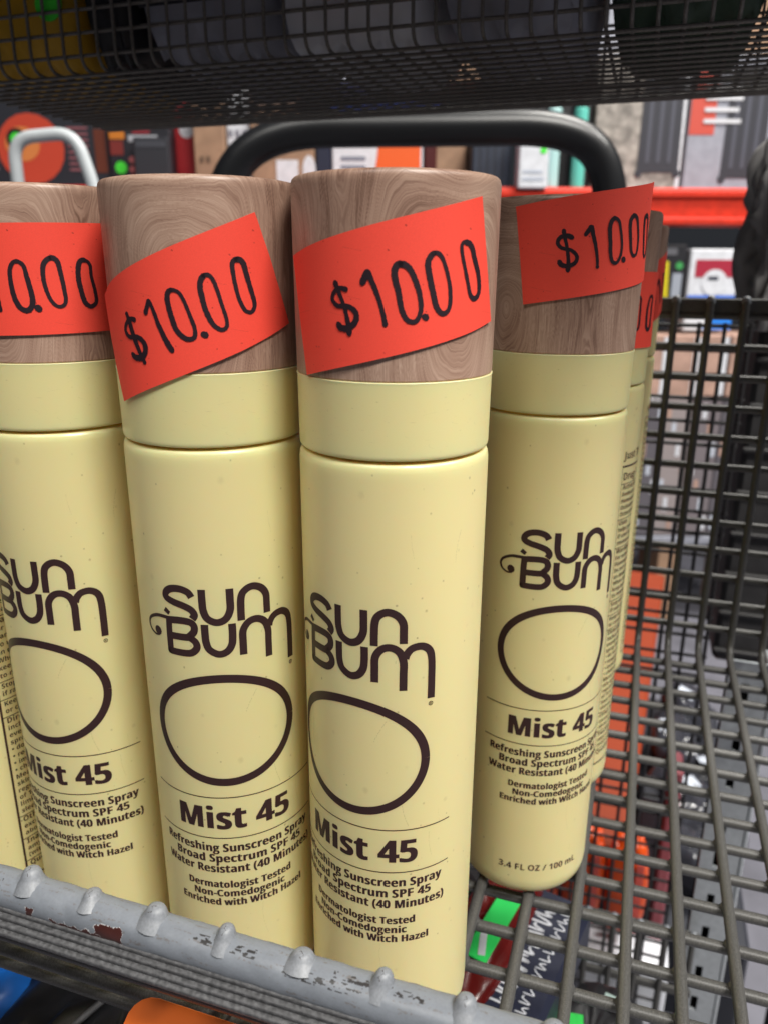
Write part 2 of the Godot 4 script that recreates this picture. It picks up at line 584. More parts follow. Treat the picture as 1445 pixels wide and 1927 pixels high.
	var lines := ["-", "Active ingredients", "Avobenzone 3%", "Homosalate 10%", "Octisalate 4.5%", "Octocrylene 8%", "-", "Uses", "helps prevent sunburn", "if used as directed with other", "measures (see Directions)", "-", "Warnings", "For external use only", "Flammable: keep from fire", "Do not use", "on damaged or broken skin", "When using", "keep out of eyes. Rinse", "to remove", "-", "Stop use and ask a doctor", "if rash occurs", "-", "Keep out of reach of children", "or contact a doctor", "-", "Directions", "inches from the skin", "evenly before sun exposure", "spray into hands for face", "• do not spray into face", "• reapply after 40 minutes", "• immediately after towel drying", "• children under 6 months", "Measures: time in the sun", "skin aging and cancer", "regularly use a broad SPF", "of 15 or higher", "limit time in the sun", "sleeves, pants, hats", "-", "Other information", "excessive heat: protect", "above freezing", "-", "Inactive ingredients", "amyl salicylate, water", "(witch hazel) extract", "-", "Questions"]
	words(back, "Drug Facts", x0 + 0.06, x1 - 0.2, 5.92, 0.125, bold, true)
	var y := 5.80
	var heads := ["Drug Facts", "Active ingredients", "Uses", "Warnings", "Directions", "Other information", "Inactive ingredients", "Questions"]
	for t: String in lines:
		if t == "-":
			stroke(back, PackedVector2Array([Vector2(x0, y + 0.055), Vector2(x1, y + 0.055)]), 0.012, 0.0, false)
			y -= 0.042
		else:
			words(back, t, x0 + 0.06, x1 - 0.06, y, 0.082 if t in heads else 0.070, bold, true)
			y -= 0.114
	bottle_meshes.back = bend(back, 1.0022, 0.0, 0.12)

var hand := [
	[[-0.349, 0.089], [-0.402, 0.115], [-0.479, 0.102], [-0.523, 0.044], [-0.491, -0.023], [-0.388, -0.063], [-0.329, -0.135], [-0.350, -0.216], [-0.436, -0.249], [-0.512, -0.225], [-0.534, -0.186]],
	[[-0.432, 0.176], [-0.429, 0.091], [-0.428, -0.062], [-0.428, -0.216], [-0.434, -0.301]],
	[[-0.190, 0.111], [-0.140, 0.160], [-0.105, 0.189], [-0.099, 0.098], [-0.100, -0.052], [-0.098, -0.187], [-0.097, -0.290]],
	[[0.157, 0.200], [0.214, 0.154], [0.233, 0.051], [0.238, -0.083], [0.229, -0.199], [0.194, -0.275], [0.146, -0.294], [0.093, -0.258], [0.064, -0.158], [0.070, -0.026], [0.080, 0.104], [0.110, 0.179], [0.157, 0.200]],
	[[0.266, -0.280], [0.272, -0.286], [0.276, -0.292]],
	[[0.473, 0.211], [0.531, 0.176], [0.547, 0.074], [0.545, -0.076], [0.525, -0.224], [0.482, -0.281], [0.424, -0.275], [0.382, -0.204], [0.372, -0.083], [0.379, 0.048], [0.403, 0.158], [0.473, 0.211]],
	[[0.808, 0.207], [0.862, 0.165], [0.866, 0.047], [0.873, -0.091], [0.858, -0.226], [0.792, -0.278], [0.735, -0.237], [0.721, -0.121], [0.724, 0.014], [0.736, 0.128], [0.760, 0.197], [0.808, 0.207]],
]

func bottle(at: Vector2, front: float, cap_turn: float, st: Dictionary, label: String) -> void:
	var t := thing("sunscreen_bottle", label, "bottle", W(at.x, BASE, at.y), 0.0, "yellow spray bottles standing in the wire basket")
	var b := part("body", bottle_meshes.body, M.yellow, t)
	b.rotation.y = front
	part("neck", bottle_meshes.neck, M.yellow_inner, t)
	part("front_lettering", bottle_meshes.print, M.ink, b)
	part("back_lettering", bottle_meshes.back, M.ink, b)
	part("collar", bottle_meshes.collar, M.yellow, t)
	var c := part("cap", bottle_meshes.cap, M.wood, t)
	c.rotation.y = cap_turn
	# the paper price label: a bent rectangle, slightly thick, stuck to the cap
	var ang: float = deg_to_rad(st.tilt)
	var ex := Vector2(cos(ang), sin(ang))
	var ey := Vector2(-sin(ang), cos(ang))
	var mid := Vector2(0, st.y)
	var hw := 1.06
	var hh := 0.562
	var face := PackedVector2Array()
	var nx := 32
	var ny := 14
	for i in nx:
		var a := lerpf(-hw, hw, float(i) / nx)
		var d := lerpf(-hw, hw, float(i + 1) / nx)
		for k in ny:
			var e := lerpf(-hh, hh, float(k) / ny)
			var g := lerpf(-hh, hh, float(k + 1) / ny)
			var q := [mid + ex * a + ey * e, mid + ex * d + ey * e, mid + ex * d + ey * g, mid + ex * a + ey * g]
			face.append_array([q[0], q[1], q[2], q[0], q[2], q[3]])
	var flat_at: float = st.get("flat_at", 99.0)
	wave = FastNoiseLite.new()
	wave.seed = int(st.y * 1000.0)
	wave.frequency = 0.9
	wave_mid = mid
	wave_x = ex
	var stick := part("price_sticker", bend(face, 1.020, st.at, 0.09, flat_at), M.sticker, t)
	part("sticker_back", bend(face, 1.0165, st.at, 0.09, flat_at), M.paper, stick)
	var ink := PackedVector2Array()
	var shift := Vector2.ZERO
	var size := Vector2.ONE
	var slant := 0.0
	for li in hand.size():
		var line: Array = hand[li]
		if li != 1:      # the bar of the dollar sign keeps with its S
			shift = Vector2(rng.randf_range(-0.010, 0.010), rng.randf_range(-0.016, 0.016))
			size = Vector2(rng.randf_range(0.90, 1.03), rng.randf_range(0.95, 1.06))
			slant = rng.randf_range(-0.06, 0.06)
		var about := Vector2.ZERO
		for p: Array in line: about += Vector2(p[0], p[1]) / line.size()
		var moved := []
		for p: Array in line:
			var rel := Vector2(p[0], p[1]) - about
			rel = Vector2(rel.x * size.x + rel.y * slant, rel.y * size.y)
			var q := Vector2(about.x + rel.x, (about.y + rel.y) * st.get("tall", 1.0)) + shift + Vector2(st.get("dx", 0.0) + 0.012 * sin(p[1] * 9.0 + st.y * 40.0), st.get("dy", 0.0) + 0.012 * sin(p[0] * 7.0 + st.y * 31.0))
			var r: Vector2 = mid + ex * q.x + ey * q.y
			moved.append([r.x, r.y])
		stroke(ink, curve(moved, line[0] == line[line.size() - 1], 8), (0.047 if line.size() != 3 else 0.062) * rng.randf_range(0.9, 1.12), 0.09, true, -1.0, 0.20)
	part("handwriting", bend(ink, 1.0245, st.at, 0.06, flat_at), M.marker, stick)
	wave = null

# ------------------------------------------------------------------ wire baskets
func shared_wire(called: String, path: Array, r: float, mat: Material, parent: Node3D, at := Vector3.ZERO, round_r := 0.35, sides := 8) -> void:
	part(called, tube_mesh(rounded(path, round_r * S), r * S, sides), mat, parent, at)

func _ready() -> void:
	rng.seed = 7
	# ---- camera
	var cam := Camera3D.new()
	cam.name = "camera"
	add_child(cam)
	cam.transform = Transform3D(Basis(Vector3(0.99999, 0.00384, -0.00122), Vector3(-0.00403, 0.95293, -0.30315), Vector3(0.0, 0.30315, 0.95294)), Vector3(0, EYE, 0))
	var lens := CameraAttributesPhysical.new()
	lens.frustum_focal_length = 18.12
	lens.frustum_focus_distance = 8.3 * S
	lens.frustum_near = 0.01
	lens.frustum_far = 60.0
	lens.exposure_aperture = 16.5
	cam.attributes = lens
	cam.near = 0.01
	cam.far = 60.0
	cam.fov = 67.03
	# ---- surroundings: the dim, even light of a big hall
	var env := Environment.new()
	env.background_mode = Environment.BG_COLOR
	env.background_color = Color(0.60, 0.62, 0.66)
	env.background_energy_multiplier = 0.065
	env.tonemap_mode = Environment.TONE_MAPPER_LINEAR
	env.tonemap_exposure = 1.15
	env.sdfgi_enabled = true
	env.ssao_enabled = true
	env.ssil_enabled = true
	var we := WorldEnvironment.new()
	we.name = "surroundings"
	we.environment = env
	add_child(we)
	cart_frame = Transform3D(Basis(Vector3.UP, deg_to_rad(-TURN)), Vector3(0, EYE, 0))
	# ---- lamps under the hall's ceiling
	M.lamp_housing = plain(col(200, 202, 205), 0.5)
	M.lamp_glow = plain(Color(0.9, 0.92, 0.95), 0.6)
	M.lamp_glow.emission_enabled = true
	M.lamp_glow.emission = Color(0.96, 0.98, 1.0)
	M.lamp_glow.emission_energy_multiplier = 1.5
	ceiling_lamp(Vector3(-0.9, 3.7, 1.35), Vector2(1.2, 0.5), 3.6, "long white ceiling lamp above and behind the lens, to the left")
	ceiling_lamp(Vector3(1.15, 3.7, 1.30), Vector2(1.2, 0.5), 15.5, "long white ceiling lamp above and behind the lens, to the right")
	ceiling_lamp(Vector3(2.6, 3.7, -0.1), Vector2(0.5, 1.2), 10.0, "long white ceiling lamp far to the right of the cart")
	ceiling_lamp(Vector3(1.25, 3.7, -1.2), Vector2(1.2, 0.4), 10.0, "long white ceiling lamp over the aisle behind the cart")
	materials()
	build_bottle_meshes()
	structure()
	cart()
	bottles()
	upper_tray_goods()
	rack_goods()
	aisle_things()
	lower_goods()

func ceiling_lamp(at: Vector3, size: Vector2, energy: float, label: String) -> void:
	var t := thing("ceiling_lamp", label, "lamp", at, 0.0, "ceiling lamps of the hall")
	part("housing", crate(size.x + 0.06, 0.06, size.y + 0.06, 0.01), M.lamp_housing, t, Vector3(0, 0.012, 0))
	part("diffuser", crate(size.x, 0.01, size.y, 0.002), M.lamp_glow, t)
	var l := AreaLight3D.new()
	l.name = "light"
	l.area_size = size
	l.light_energy = energy
	l.light_color = Color(1.0, 0.985, 0.955)
	l.shadow_enabled = true
	l.rotation_degrees.x = -90
	l.position.y = -0.006
	t.add_child(l)

func materials() -> void:
	M.yellow = plain(Color(0.905, 0.852, 0.620), 0.40, 0.0, 0.60)
	M.yellow.subsurf_scatter_enabled = true
	M.yellow.subsurf_scatter_strength = 0.30
	M.yellow.roughness_texture = noise_tex(512, 0.012, Color(0.72, 0.72, 0.72), Color(1, 1, 1), 71)
	M.yellow.albedo_texture = scuff_picture()
	M.yellow_inner = plain(Color(0.85, 0.70, 0.33), 0.6)
	M.ink = plain(col(52, 30, 30), 0.5)
	M.wood = plain(Color(1, 1, 1), 0.40)
	M.wood.albedo_texture = wood_picture()
	M.sticker = plain(Color(1.0, 0.315, 0.245), 0.66, 0.0, 0.45)
	M.sticker.albedo_texture = speck_picture()
	M.sticker.uv1_triplanar = true
	M.sticker.uv1_scale = Vector3.ONE * 21.0
	M.paper = plain(Color(0.85, 0.80, 0.76), 0.8)
	M.marker = plain(col(34, 18, 28), 0.55)
	M.wire = textured(Color(0.40, 0.395, 0.385), 0.52, 1.0, 110.0, 0.40, 31, 0.07)
	M.rail = plain(Color(1, 1, 1), 0.42)
	M.rail.albedo_texture = paint_picture()
	M.trim = textured(Color(0.44, 0.44, 0.45), 0.45, 1.0, 55.0, 0.55, 33, 0.06)
	M.nub = textured(Color(0.535, 0.55, 0.575), 0.80, 1.0, 120.0, 0.45, 35, 0.06)
	M.tray_wire = textured(Color(0.50, 0.485, 0.465), 0.7, 1.0, 90.0, 0.6, 37, 0.05)
	M.black_wire = plain(col(36, 34, 36), 0.5)
	M.concrete = textured(Color(0.46, 0.46, 0.50), 0.80, 1.0, 1.3, 0.45, 41, 0.02)
	M.card = textured(Color(0.66, 0.53, 0.43), 0.85, 1.0, 3.0, 0.85, 43, 0.02)
	M.card_pink = textured(Color(0.74, 0.60, 0.54), 0.82, 1.0, 3.0, 0.85, 44, 0.02)
	M.white = textured(Color(0.86, 0.87, 0.90), 0.9, 1.0, 5.0, 0.6, 45)
	M.beam = textured(Color(0.86, 0.215, 0.13), 0.85, 1.0, 4.0, 0.38, 46)
	M.black = plain(col(30, 30, 33), 0.42)
	M.tube_black = plain(col(24, 25, 28), 0.36)
	M.tube_white = plain(col(186, 192, 196), 0.4)
	M.red = plain(col(168, 24, 34), 0.5)
	M.darkred = plain(col(70, 18, 20), 0.4)
	M.orange = plain(col(222, 92, 30), 0.5)
	M.navy = plain(col(34, 38, 58), 0.45)
	M.blue = plain(col(24, 68, 172), 0.5)
	M.sky_blue = plain(col(44, 128, 226), 0.45)
	M.teal = plain(col(96, 190, 176), 0.35)
	M.green = plain(col(44, 214, 96), 0.6)
	M.lime = plain(col(70, 226, 60), 0.6)
	M.yellowish = plain(col(226, 178, 24), 0.5)
	M.grey = textured(Color(0.60, 0.61, 0.66), 0.9, 1.0, 4.0, 0.6, 47)
	M.stone = textured(Color(0.72, 0.69, 0.66), 0.55, 1.0, 5.0, 0.7, 48, 0.02)
	M.dark = plain(col(40, 42, 50), 0.5)
	M.cloth = textured(Color(0.68, 0.67, 0.67), 0.7, 1.0, 200.0, 0.95, 49, 0.12)
	M.gloss_dark = plain(col(52, 53, 60), 0.14)
	M.wrap = plain(col(188, 194, 206), 0.12)
	M.steel = textured(Color(0.72, 0.74, 0.76), 0.88, 1.0, 20.0, 0.35, 50, 0.04, 0.2)
	M.cabinet = textured(Color(0.235, 0.23, 0.235), 0.8, 1.0, 12.0, 0.55, 52)
	M.crack = plain(col(70, 68, 68), 0.8)
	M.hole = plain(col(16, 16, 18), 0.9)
	M.shelf_board = textured(Color(0.36, 0.35, 0.34), 0.8, 1.0, 8.0, 0.7, 51)

func structure() -> void:
	# concrete floor of the hall
	var p := PlaneMesh.new()
	p.size = Vector2(14, 14)
	struct("floor", p, M.concrete, Vector3(0, 0, -2.0))

func cart() -> void:
	var t := thing("wire_basket", "grey wire display basket with a chipped painted front rail, holding the yellow bottles", "basket")
	t.transform = cart_frame
	var wr := 0.086
	var zf := 6.42
	var fl := BASE - wr
	var long := tube_mesh(rounded([L(0, RV, RH), L(0, zf, fl), L(0, 19.4, fl), L(0, 19.4, -0.72)], 0.55 * S, 6), wr * S, 10)
	for k in range(-11, 9):
		var u := -0.867 + 0.7325 * k
		part("long_wire", long, M.wire, t, L(u, 0, 0))
	var cross := tube_mesh(PackedVector3Array([L(-9.2, 0, 0), L(6.2, 0, 0)]), wr * S, 10)
	for k in range(-4, 12):
		part("cross_wire", cross, M.wire, t, L(0, 10.67 + 0.73 * k, fl - 2.0 * wr + 0.01))
	for k in 12:
		part("back_wire", cross, M.wire, t, L(0, 19.4 + 2.0 * wr - 0.01, -8.75 + 0.70 * k))
	for k in 3:
		part("front_wire", cross, M.wire, t, L(0, lerpf(zf, RV, 0.22 + 0.24 * k) - 0.16, lerpf(fl, RH, 0.22 + 0.24 * k) - 0.08))
	# weld beads where the floor wires cross
	var beads := MultiMesh.new()
	beads.transform_format = MultiMesh.TRANSFORM_3D
	beads.mesh = lathe([[0.0, -0.075], [0.06, -0.065], [0.105, -0.03], [0.115, 0.0], [0.105, 0.03], [0.06, 0.065], [0.0, 0.075]], 10)
	beads.instance_count = 20 * 16 + 20 * 12
	var bi := 0
	for k in range(-11, 9):
		for j in range(-4, 12):
			beads.set_instance_transform(bi, Transform3D(Basis(Vector3.UP, k * 1.3 + j), L(-0.867 + 0.7325 * k, 10.67 + 0.73 * j, fl - wr)))
			bi += 1
		for j in 12:
			beads.set_instance_transform(bi, Transform3D(Basis(Vector3.RIGHT, PI / 2), L(-0.867 + 0.7325 * k, 19.4 + wr, -8.75 + 0.70 * j)))
			bi += 1
	var bead := MultiMeshInstance3D.new()
	bead.name = "weld_beads"
	bead.multimesh = beads
	bead.material_override = M.wire
	bead.set_meta("kind", "stuff")
	t.add_child(bead, true)
	# flat rim along the top of the back panel, with the wire ends welded to it
	part("back_rim", crate(15.4 * S, 0.34 * S, 0.12 * S, 0.0006), M.wire, t, L(-1.5, 19.56, -1.00))
	var nubm := lathe([[0.10, -0.02], [0.10, 0.05], [0.085, 0.10], [0.05, 0.13], [0.0, 0.14]], 12)
	for k in range(-11, 9):
		part("wire_end", nubm, M.nub, t, L(-0.867 + 0.7325 * k, 19.42, -0.74))
	# the front rail: a thick painted rod, uneven under many coats
	var st := begin()
	var n := FastNoiseLite.new()
	n.seed = 3
	n.frequency = 1.0
	var seg := 220
	var sides := 24
	for i in seg:
		for j in sides:
			var q := []
			for c in [[i, j], [i + 1, j], [i + 1, j + 1], [i, j + 1]]:
				var u: float = -10.0 + 13.0 * c[0] / seg
				var a: float = TAU * c[1] / sides
				var rr := RR * (1.0 + 0.05 * n.get_noise_2d(u * 2.5, cos(a) * 1.5) + 0.02 * n.get_noise_3d(u * 9.0, cos(a) * 3.0, sin(a) * 3.0))
				q.append([L(u, RV - sin(a) * rr, RH + cos(a) * rr), Vector3(0, cos(a), sin(a)), Vector2(float(c[0]) / seg, float(c[1]) / sides)])
			for k in [0, 3, 2, 0, 2, 1]:
				st.set_normal(q[k][1])
				st.set_uv(q[k][2])
				st.add_vertex(q[k][0])
	st.index()
	st.generate_normals()
	part("front_rail", st.commit(), M.rail, t)
	# ribbed strip clipped along the underside of the rail
	var strip := begin()
	var down := Vector2(-0.60, -0.80)      # towards the lens, down
	var out := Vector2(-0.80, 0.60)
	var prof := []
	var ribs := 4
	for k in ribs * 8 + 1:
		var d := 0.125 + 0.265 * k / (ribs * 8.0)
		var o := 0.10 + 0.016 * absf(sin(PI * k / 8.0)) * 1.6
		prof.append(Vector2(RV, RH) + down * d + out * o)
	prof.append(Vector2(RV, RH) + down * 0.40 + out * 0.05)
	prof.append(Vector2(RV, RH) + down * 0.10 + out * 0.05)
	for k in prof.size():
		var a: Vector2 = prof[k]
		var b: Vector2 = prof[(k + 1) % prof.size()]
		var e := (b - a).normalized()
		var nn := Vector3(0, e.x, e.y)
		nn = Vector3(0, -e.x, -e.y) if Vector2(-nn.z, nn.y).dot(out) < 0.0 and k < ribs * 8 else nn
		for i in 40:
			var ua := -10.0 + 13.0 * i / 40.0
			var ub := -10.0 + 13.0 * (i + 1) / 40.0
			quad(strip, L(ua, a.x, a.y), L(ub, a.x, a.y), L(ub, b.x, b.y), L(ua, b.x, b.y), nn)
	part("ribbed_strip", strip.commit(), M.trim, t)
	# wire ends that stand up through the paint of the rail
	var knob := lathe([[0.165, -0.085], [0.135, -0.035], [0.112, -0.005], [0.096, 0.022], [0.085, 0.052], [0.066, 0.080], [0.038, 0.096], [0.0, 0.10]], 18)
	for k in range(-11, 3):
		var o := part("rail_wire_end", knob, M.nub, t, L(-0.86 + 0.7325 * k + 0.02 * sin(k * 5.0), RV + 0.03, RH + RR - 0.01 + 0.012 * sin(k * 3.0)))
		o.rotation = Vector3(-0.25, 0.3 * sin(k * 2.0), 0.06 * sin(k * 7.0))
		o.scale = Vector3(1.0 + 0.14 * sin(k * 9.0), 1.0 + 0.22 * sin(k * 4.0), 1.0 + 0.1 * sin(k * 6.0))
		var fissure := []
		for j in 5:
			var th := 0.25 + 0.22 * j
			fissure.append(Vector3(0.016 * sin(j * 2.1 + k), 0.012 + 0.088 * cos(th), 0.090 * sin(th)) * S)
		part("paint_crack", tube_mesh(PackedVector3Array(fissure), 0.0052 * S, 5), M.crack, o)
	# slotted corner post under the basket
	var po := thing("slotted_post", "pale grey slotted steel post under the back right of the basket", "post")
	po.transform = cart_frame
	var ps := begin()
	slotted(ps, 2.95, 3.95, -52.0, -9.75)
	part("slotted_face", ps.commit(), M.steel, po, L(0, 19.95, 0))
	part("side_face", crate(0.12 * S, 42.0 * S, 1.5 * S, 0.0008), M.steel, po, L(4.03, 20.70, -52.0))
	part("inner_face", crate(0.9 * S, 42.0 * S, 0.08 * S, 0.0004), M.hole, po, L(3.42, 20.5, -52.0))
	# dark bin hung beside the mesh panel of the cart behind
	var ca := thing("ribbed_bin", "dark grey ribbed bin seen through the back wires on the right", "bin")
	ca.transform = cart_frame
	part("case", crate(5.6 * S, 11.6 * S, 4.0 * S, 0.003), M.cabinet, ca, L(6.2, 29.2, -13.4))
	for k in 8:
		part("rib", crate(5.64 * S, 0.16 * S, 0.22 * S, 0.001), M.cabinet, ca, L(6.2, 27.15, -13.0 + 1.45 * k))
	part("rim", crate(5.9 * S, 0.4 * S, 4.4 * S, 0.002), M.cabinet, ca, L(6.2, 29.2, -1.78))
	for k in 2:
		part("leg", tube_mesh(PackedVector3Array([L(8.4, 28.0 + 2.4 * k, -52.7), L(8.4, 28.0 + 2.4 * k, -13.4)]), 0.25 * S, 10), M.black, ca)
	# upper wire tray
	var ut := thing("wire_tray", "dark fine-meshed wire tray overhead, above the bottles", "tray")
	ut.transform = cart_frame
	var tl := tube_mesh(rounded([L(0, 13.8, 7.6), L(0, 13.8, 3.5), L(0, 19.3, 3.5), L(0, 19.3, 6.5)], 0.30 * S, 4), 0.033 * S, 6)
	for k in range(-37, 30):
		part("tray_long_wire", tl, M.tray_wire, ut, L(k * 0.38 + 0.1, 0, 0))
	var tc := tube_mesh(PackedVector3Array([L(-14.2, 0, 0), L(11.4, 0, 0)]), 0.033 * S, 6)
	for k in 15:
		part("tray_cross_wire", tc, M.tray_wire, ut, L(0, 13.95 + 0.37 * k, 3.5 - 0.066))
	for k in 10:
		part("tray_front_wire", tc, M.tray_wire, ut, L(0, 13.8 + 0.066, 3.75 + 0.38 * k))
	for k in 7:
		part("tray_back_wire", tc, M.tray_wire, ut, L(0, 19.3 + 0.066, 3.75 + 0.38 * k))
	part("tray_back_rim", crate(25.8 * S, 0.12 * S, 0.10 * S, 0.0006), M.tray_wire, ut, L(-1.4, 19.42, 3.40))
	# the board of the next tier up, outside the picture, which shades the tray
	var bo := thing("shelf_board", "dark shelf board of the topmost tier above the wire tray", "shelf")
	bo.transform = cart_frame
	part("board", crate(22.0 * S, 0.8 * S, 16.8 * S, 0.002), M.shelf_board, bo, L(-4.8, 13.2, 9.2))
	# a second cart's black mesh panel behind the basket
	var rb := thing("mesh_panel", "black wire mesh panel of the cart standing behind the basket", "panel")
	rb.transform = cart_frame
	var vw := tube_mesh(PackedVector3Array([L(0, 0, -34.0), L(0, 0, -1.6)]), 0.062 * S, 6)
	for k in 17:
		part("upright_wire", vw, M.black_wire, rb, L(3.0 - 0.73 * k, 26.0, 0))
	var hw := tube_mesh(PackedVector3Array([L(-8.9, 0, 0), L(3.1, 0, 0)]), 0.062 * S, 6)
	for k in 44:
		part("level_wire", hw, M.black_wire, rb, L(0, 26.12, -1.7 - 0.74 * k))
	# lower tier's basket: its back rim with wire ends, seen down through the floor wires
	var lb := thing("lower_basket", "grey wire basket one tier below, seen through the basket floor", "basket")
	lb.transform = cart_frame
	part("rim", crate(14.0 * S, 0.42 * S, 0.14 * S, 0.0008), M.wire, lb, L(-3.8, 19.55, -18.75))
	part("second_rim", crate(14.0 * S, 0.30 * S, 0.14 * S, 0.0008), M.wire, lb, L(-3.8, 19.55, -20.75))
	var lv := tube_mesh(rounded([L(0, 19.45, -18.35), L(0, 19.45, -26.5), L(0, 6.0, -26.5)], 0.5 * S, 4), 0.086 * S, 8)
	for k in range(-13, 5):
		part("lower_long_wire", lv, M.wire, lb, L(0.1 + 0.7325 * k, 0, 0))
		part("lower_wire_end", nubm, M.nub, lb, L(0.1 + 0.7325 * k, 19.45, -18.36))
	var lc := tube_mesh(PackedVector3Array([L(-9.5, 0, 0), L(3.2, 0, 0)]), 0.086 * S, 8)
	for k in 18:
		part("lower_cross_wire", lc, M.wire, lb, L(0, 6.4 + 0.73 * k, -26.67))

func slotted(st: SurfaceTool, u0: float, u1: float, h0: float, h1: float) -> void:
	# a steel strip with upright slots cut through it in a row
	var d := 0.10
	var sw := 0.20
	var um := (u0 + u1) * 0.5 - 0.05
	var boxes := [[u0, um - sw * 0.5, h0, h1], [um + sw * 0.5, u1, h0, h1]]
	var h := h1
	var k := 0
	while h > h0:
		var solid := 0.62 if k % 2 == 0 else 0.95
		boxes.append([um - sw * 0.5, um + sw * 0.5, maxf(h - solid, h0), h])
		h -= solid + 0.55
		k += 1
	for b: Array in boxes:
		var a := L(b[0], 0, b[2])
		var c := L(b[1], 0, b[3])
		var z := -d * S
		quad(st, Vector3(a.x, a.y, 0), Vector3(c.x, a.y, 0), Vector3(c.x, c.y, 0), Vector3(a.x, c.y, 0), Vector3(0, 0, 1))
		quad(st, Vector3(a.x, a.y, z), Vector3(c.x, a.y, z), Vector3(c.x, c.y, z), Vector3(a.x, c.y, z), Vector3(0, 0, -1))
		quad(st, Vector3(a.x, a.y, 0), Vector3(a.x, a.y, z), Vector3(a.x, c.y, z), Vector3(a.x, c.y, 0), Vector3(-1, 0, 0))
		quad(st, Vector3(c.x, a.y, 0), Vector3(c.x, a.y, z), Vector3(c.x, c.y, z), Vector3(c.x, c.y, 0), Vector3(1, 0, 0))
		quad(st, Vector3(a.x, a.y, 0), Vector3(c.x, a.y, 0), Vector3(c.x, a.y, z), Vector3(a.x, a.y, z), Vector3(0, -1, 0))
		quad(st, Vector3(a.x, c.y, 0), Vector3(c.x, c.y, 0), Vector3(c.x, c.y, z), Vector3(a.x, c.y, z), Vector3(0, 1, 0))

func bottles() -> void:
	bottle(Vector2(0.102, -8.082), -0.459, -2.3, {"at": -0.074, "y": 9.013, "tilt": 13.8}, "large yellow bottle in the middle, nearest of all, price sticker tilted up to the right")
	bottle(Vector2(-1.907, -8.62), 0.106, -0.7, {"at": -0.070, "y": 8.789, "tilt": 21.5, "dx": -0.12}, "yellow bottle left of the middle one, its sticker hanging steeply onto the yellow collar")
	bottle(Vector2(-3.93, -9.41), -0.312, -3.1, {"at": -0.03, "y": 9.06, "tilt": 1.2, "dx": 0.02}, "yellow bottle at the left edge with a level sticker running out of the picture")
	bottle(Vector2(-5.95, -9.98), -1.09, 1.0, {"at": -0.9, "y": 9.0, "tilt": 4.0}, "leftmost yellow bottle, turned so that its small back text shows above the rail")
	bottle(Vector2(2.285, -10.51), 0.128, -5.8, {"at": 0.324, "y": 9.496, "tilt": 8.7, "dx": -0.08, "dy": 0.03, "tall": 0.95, "flat_at": 1.0}, "shaded yellow bottle right of the front row, its sticker jutting past the cap")
	bottle(Vector2(3.27, -12.9), -1.30, 3.0, {"at": 0.08, "y": 8.60, "tilt": -1.0}, "yellow bottle half hidden behind the shaded one, small print along its visible edge")
	bottle(Vector2(4.79, -17.0), -0.95, 5.0, {"at": 0.95, "y": 8.85, "tilt": 22.0}, "pale yellow bottle farthest back, only a thin strip and a slanted sticker showing")

# a parcel on the rack: x0..x1, y0..y1 in radii at the depth z of its front
func parcel(called: String, label: String, category: String, x0: float, x1: float, y0: float, y1: float, z: float, depth: float, mat: Material, group := "") -> Node3D:
	var t := thing(called, label, category, W((x0 + x1) * 0.5, y0, z), 0.0, group)
	part("carton", crate((x1 - x0) * S, (y1 - y0) * S, depth * S, 0.003), mat, t, Vector3(0, 0, -depth * 0.5 * S))
	return t

func printed(t: Node3D, called: String, outline: PackedVector2Array, mat: Material, lift := 0.0006) -> void:
	var o := PackedVector2Array()
	for p in outline: o.append(p * S)
	part(called, slab(o, 0.0005), mat, t, Vector3(0, 0, lift + 0.0005))

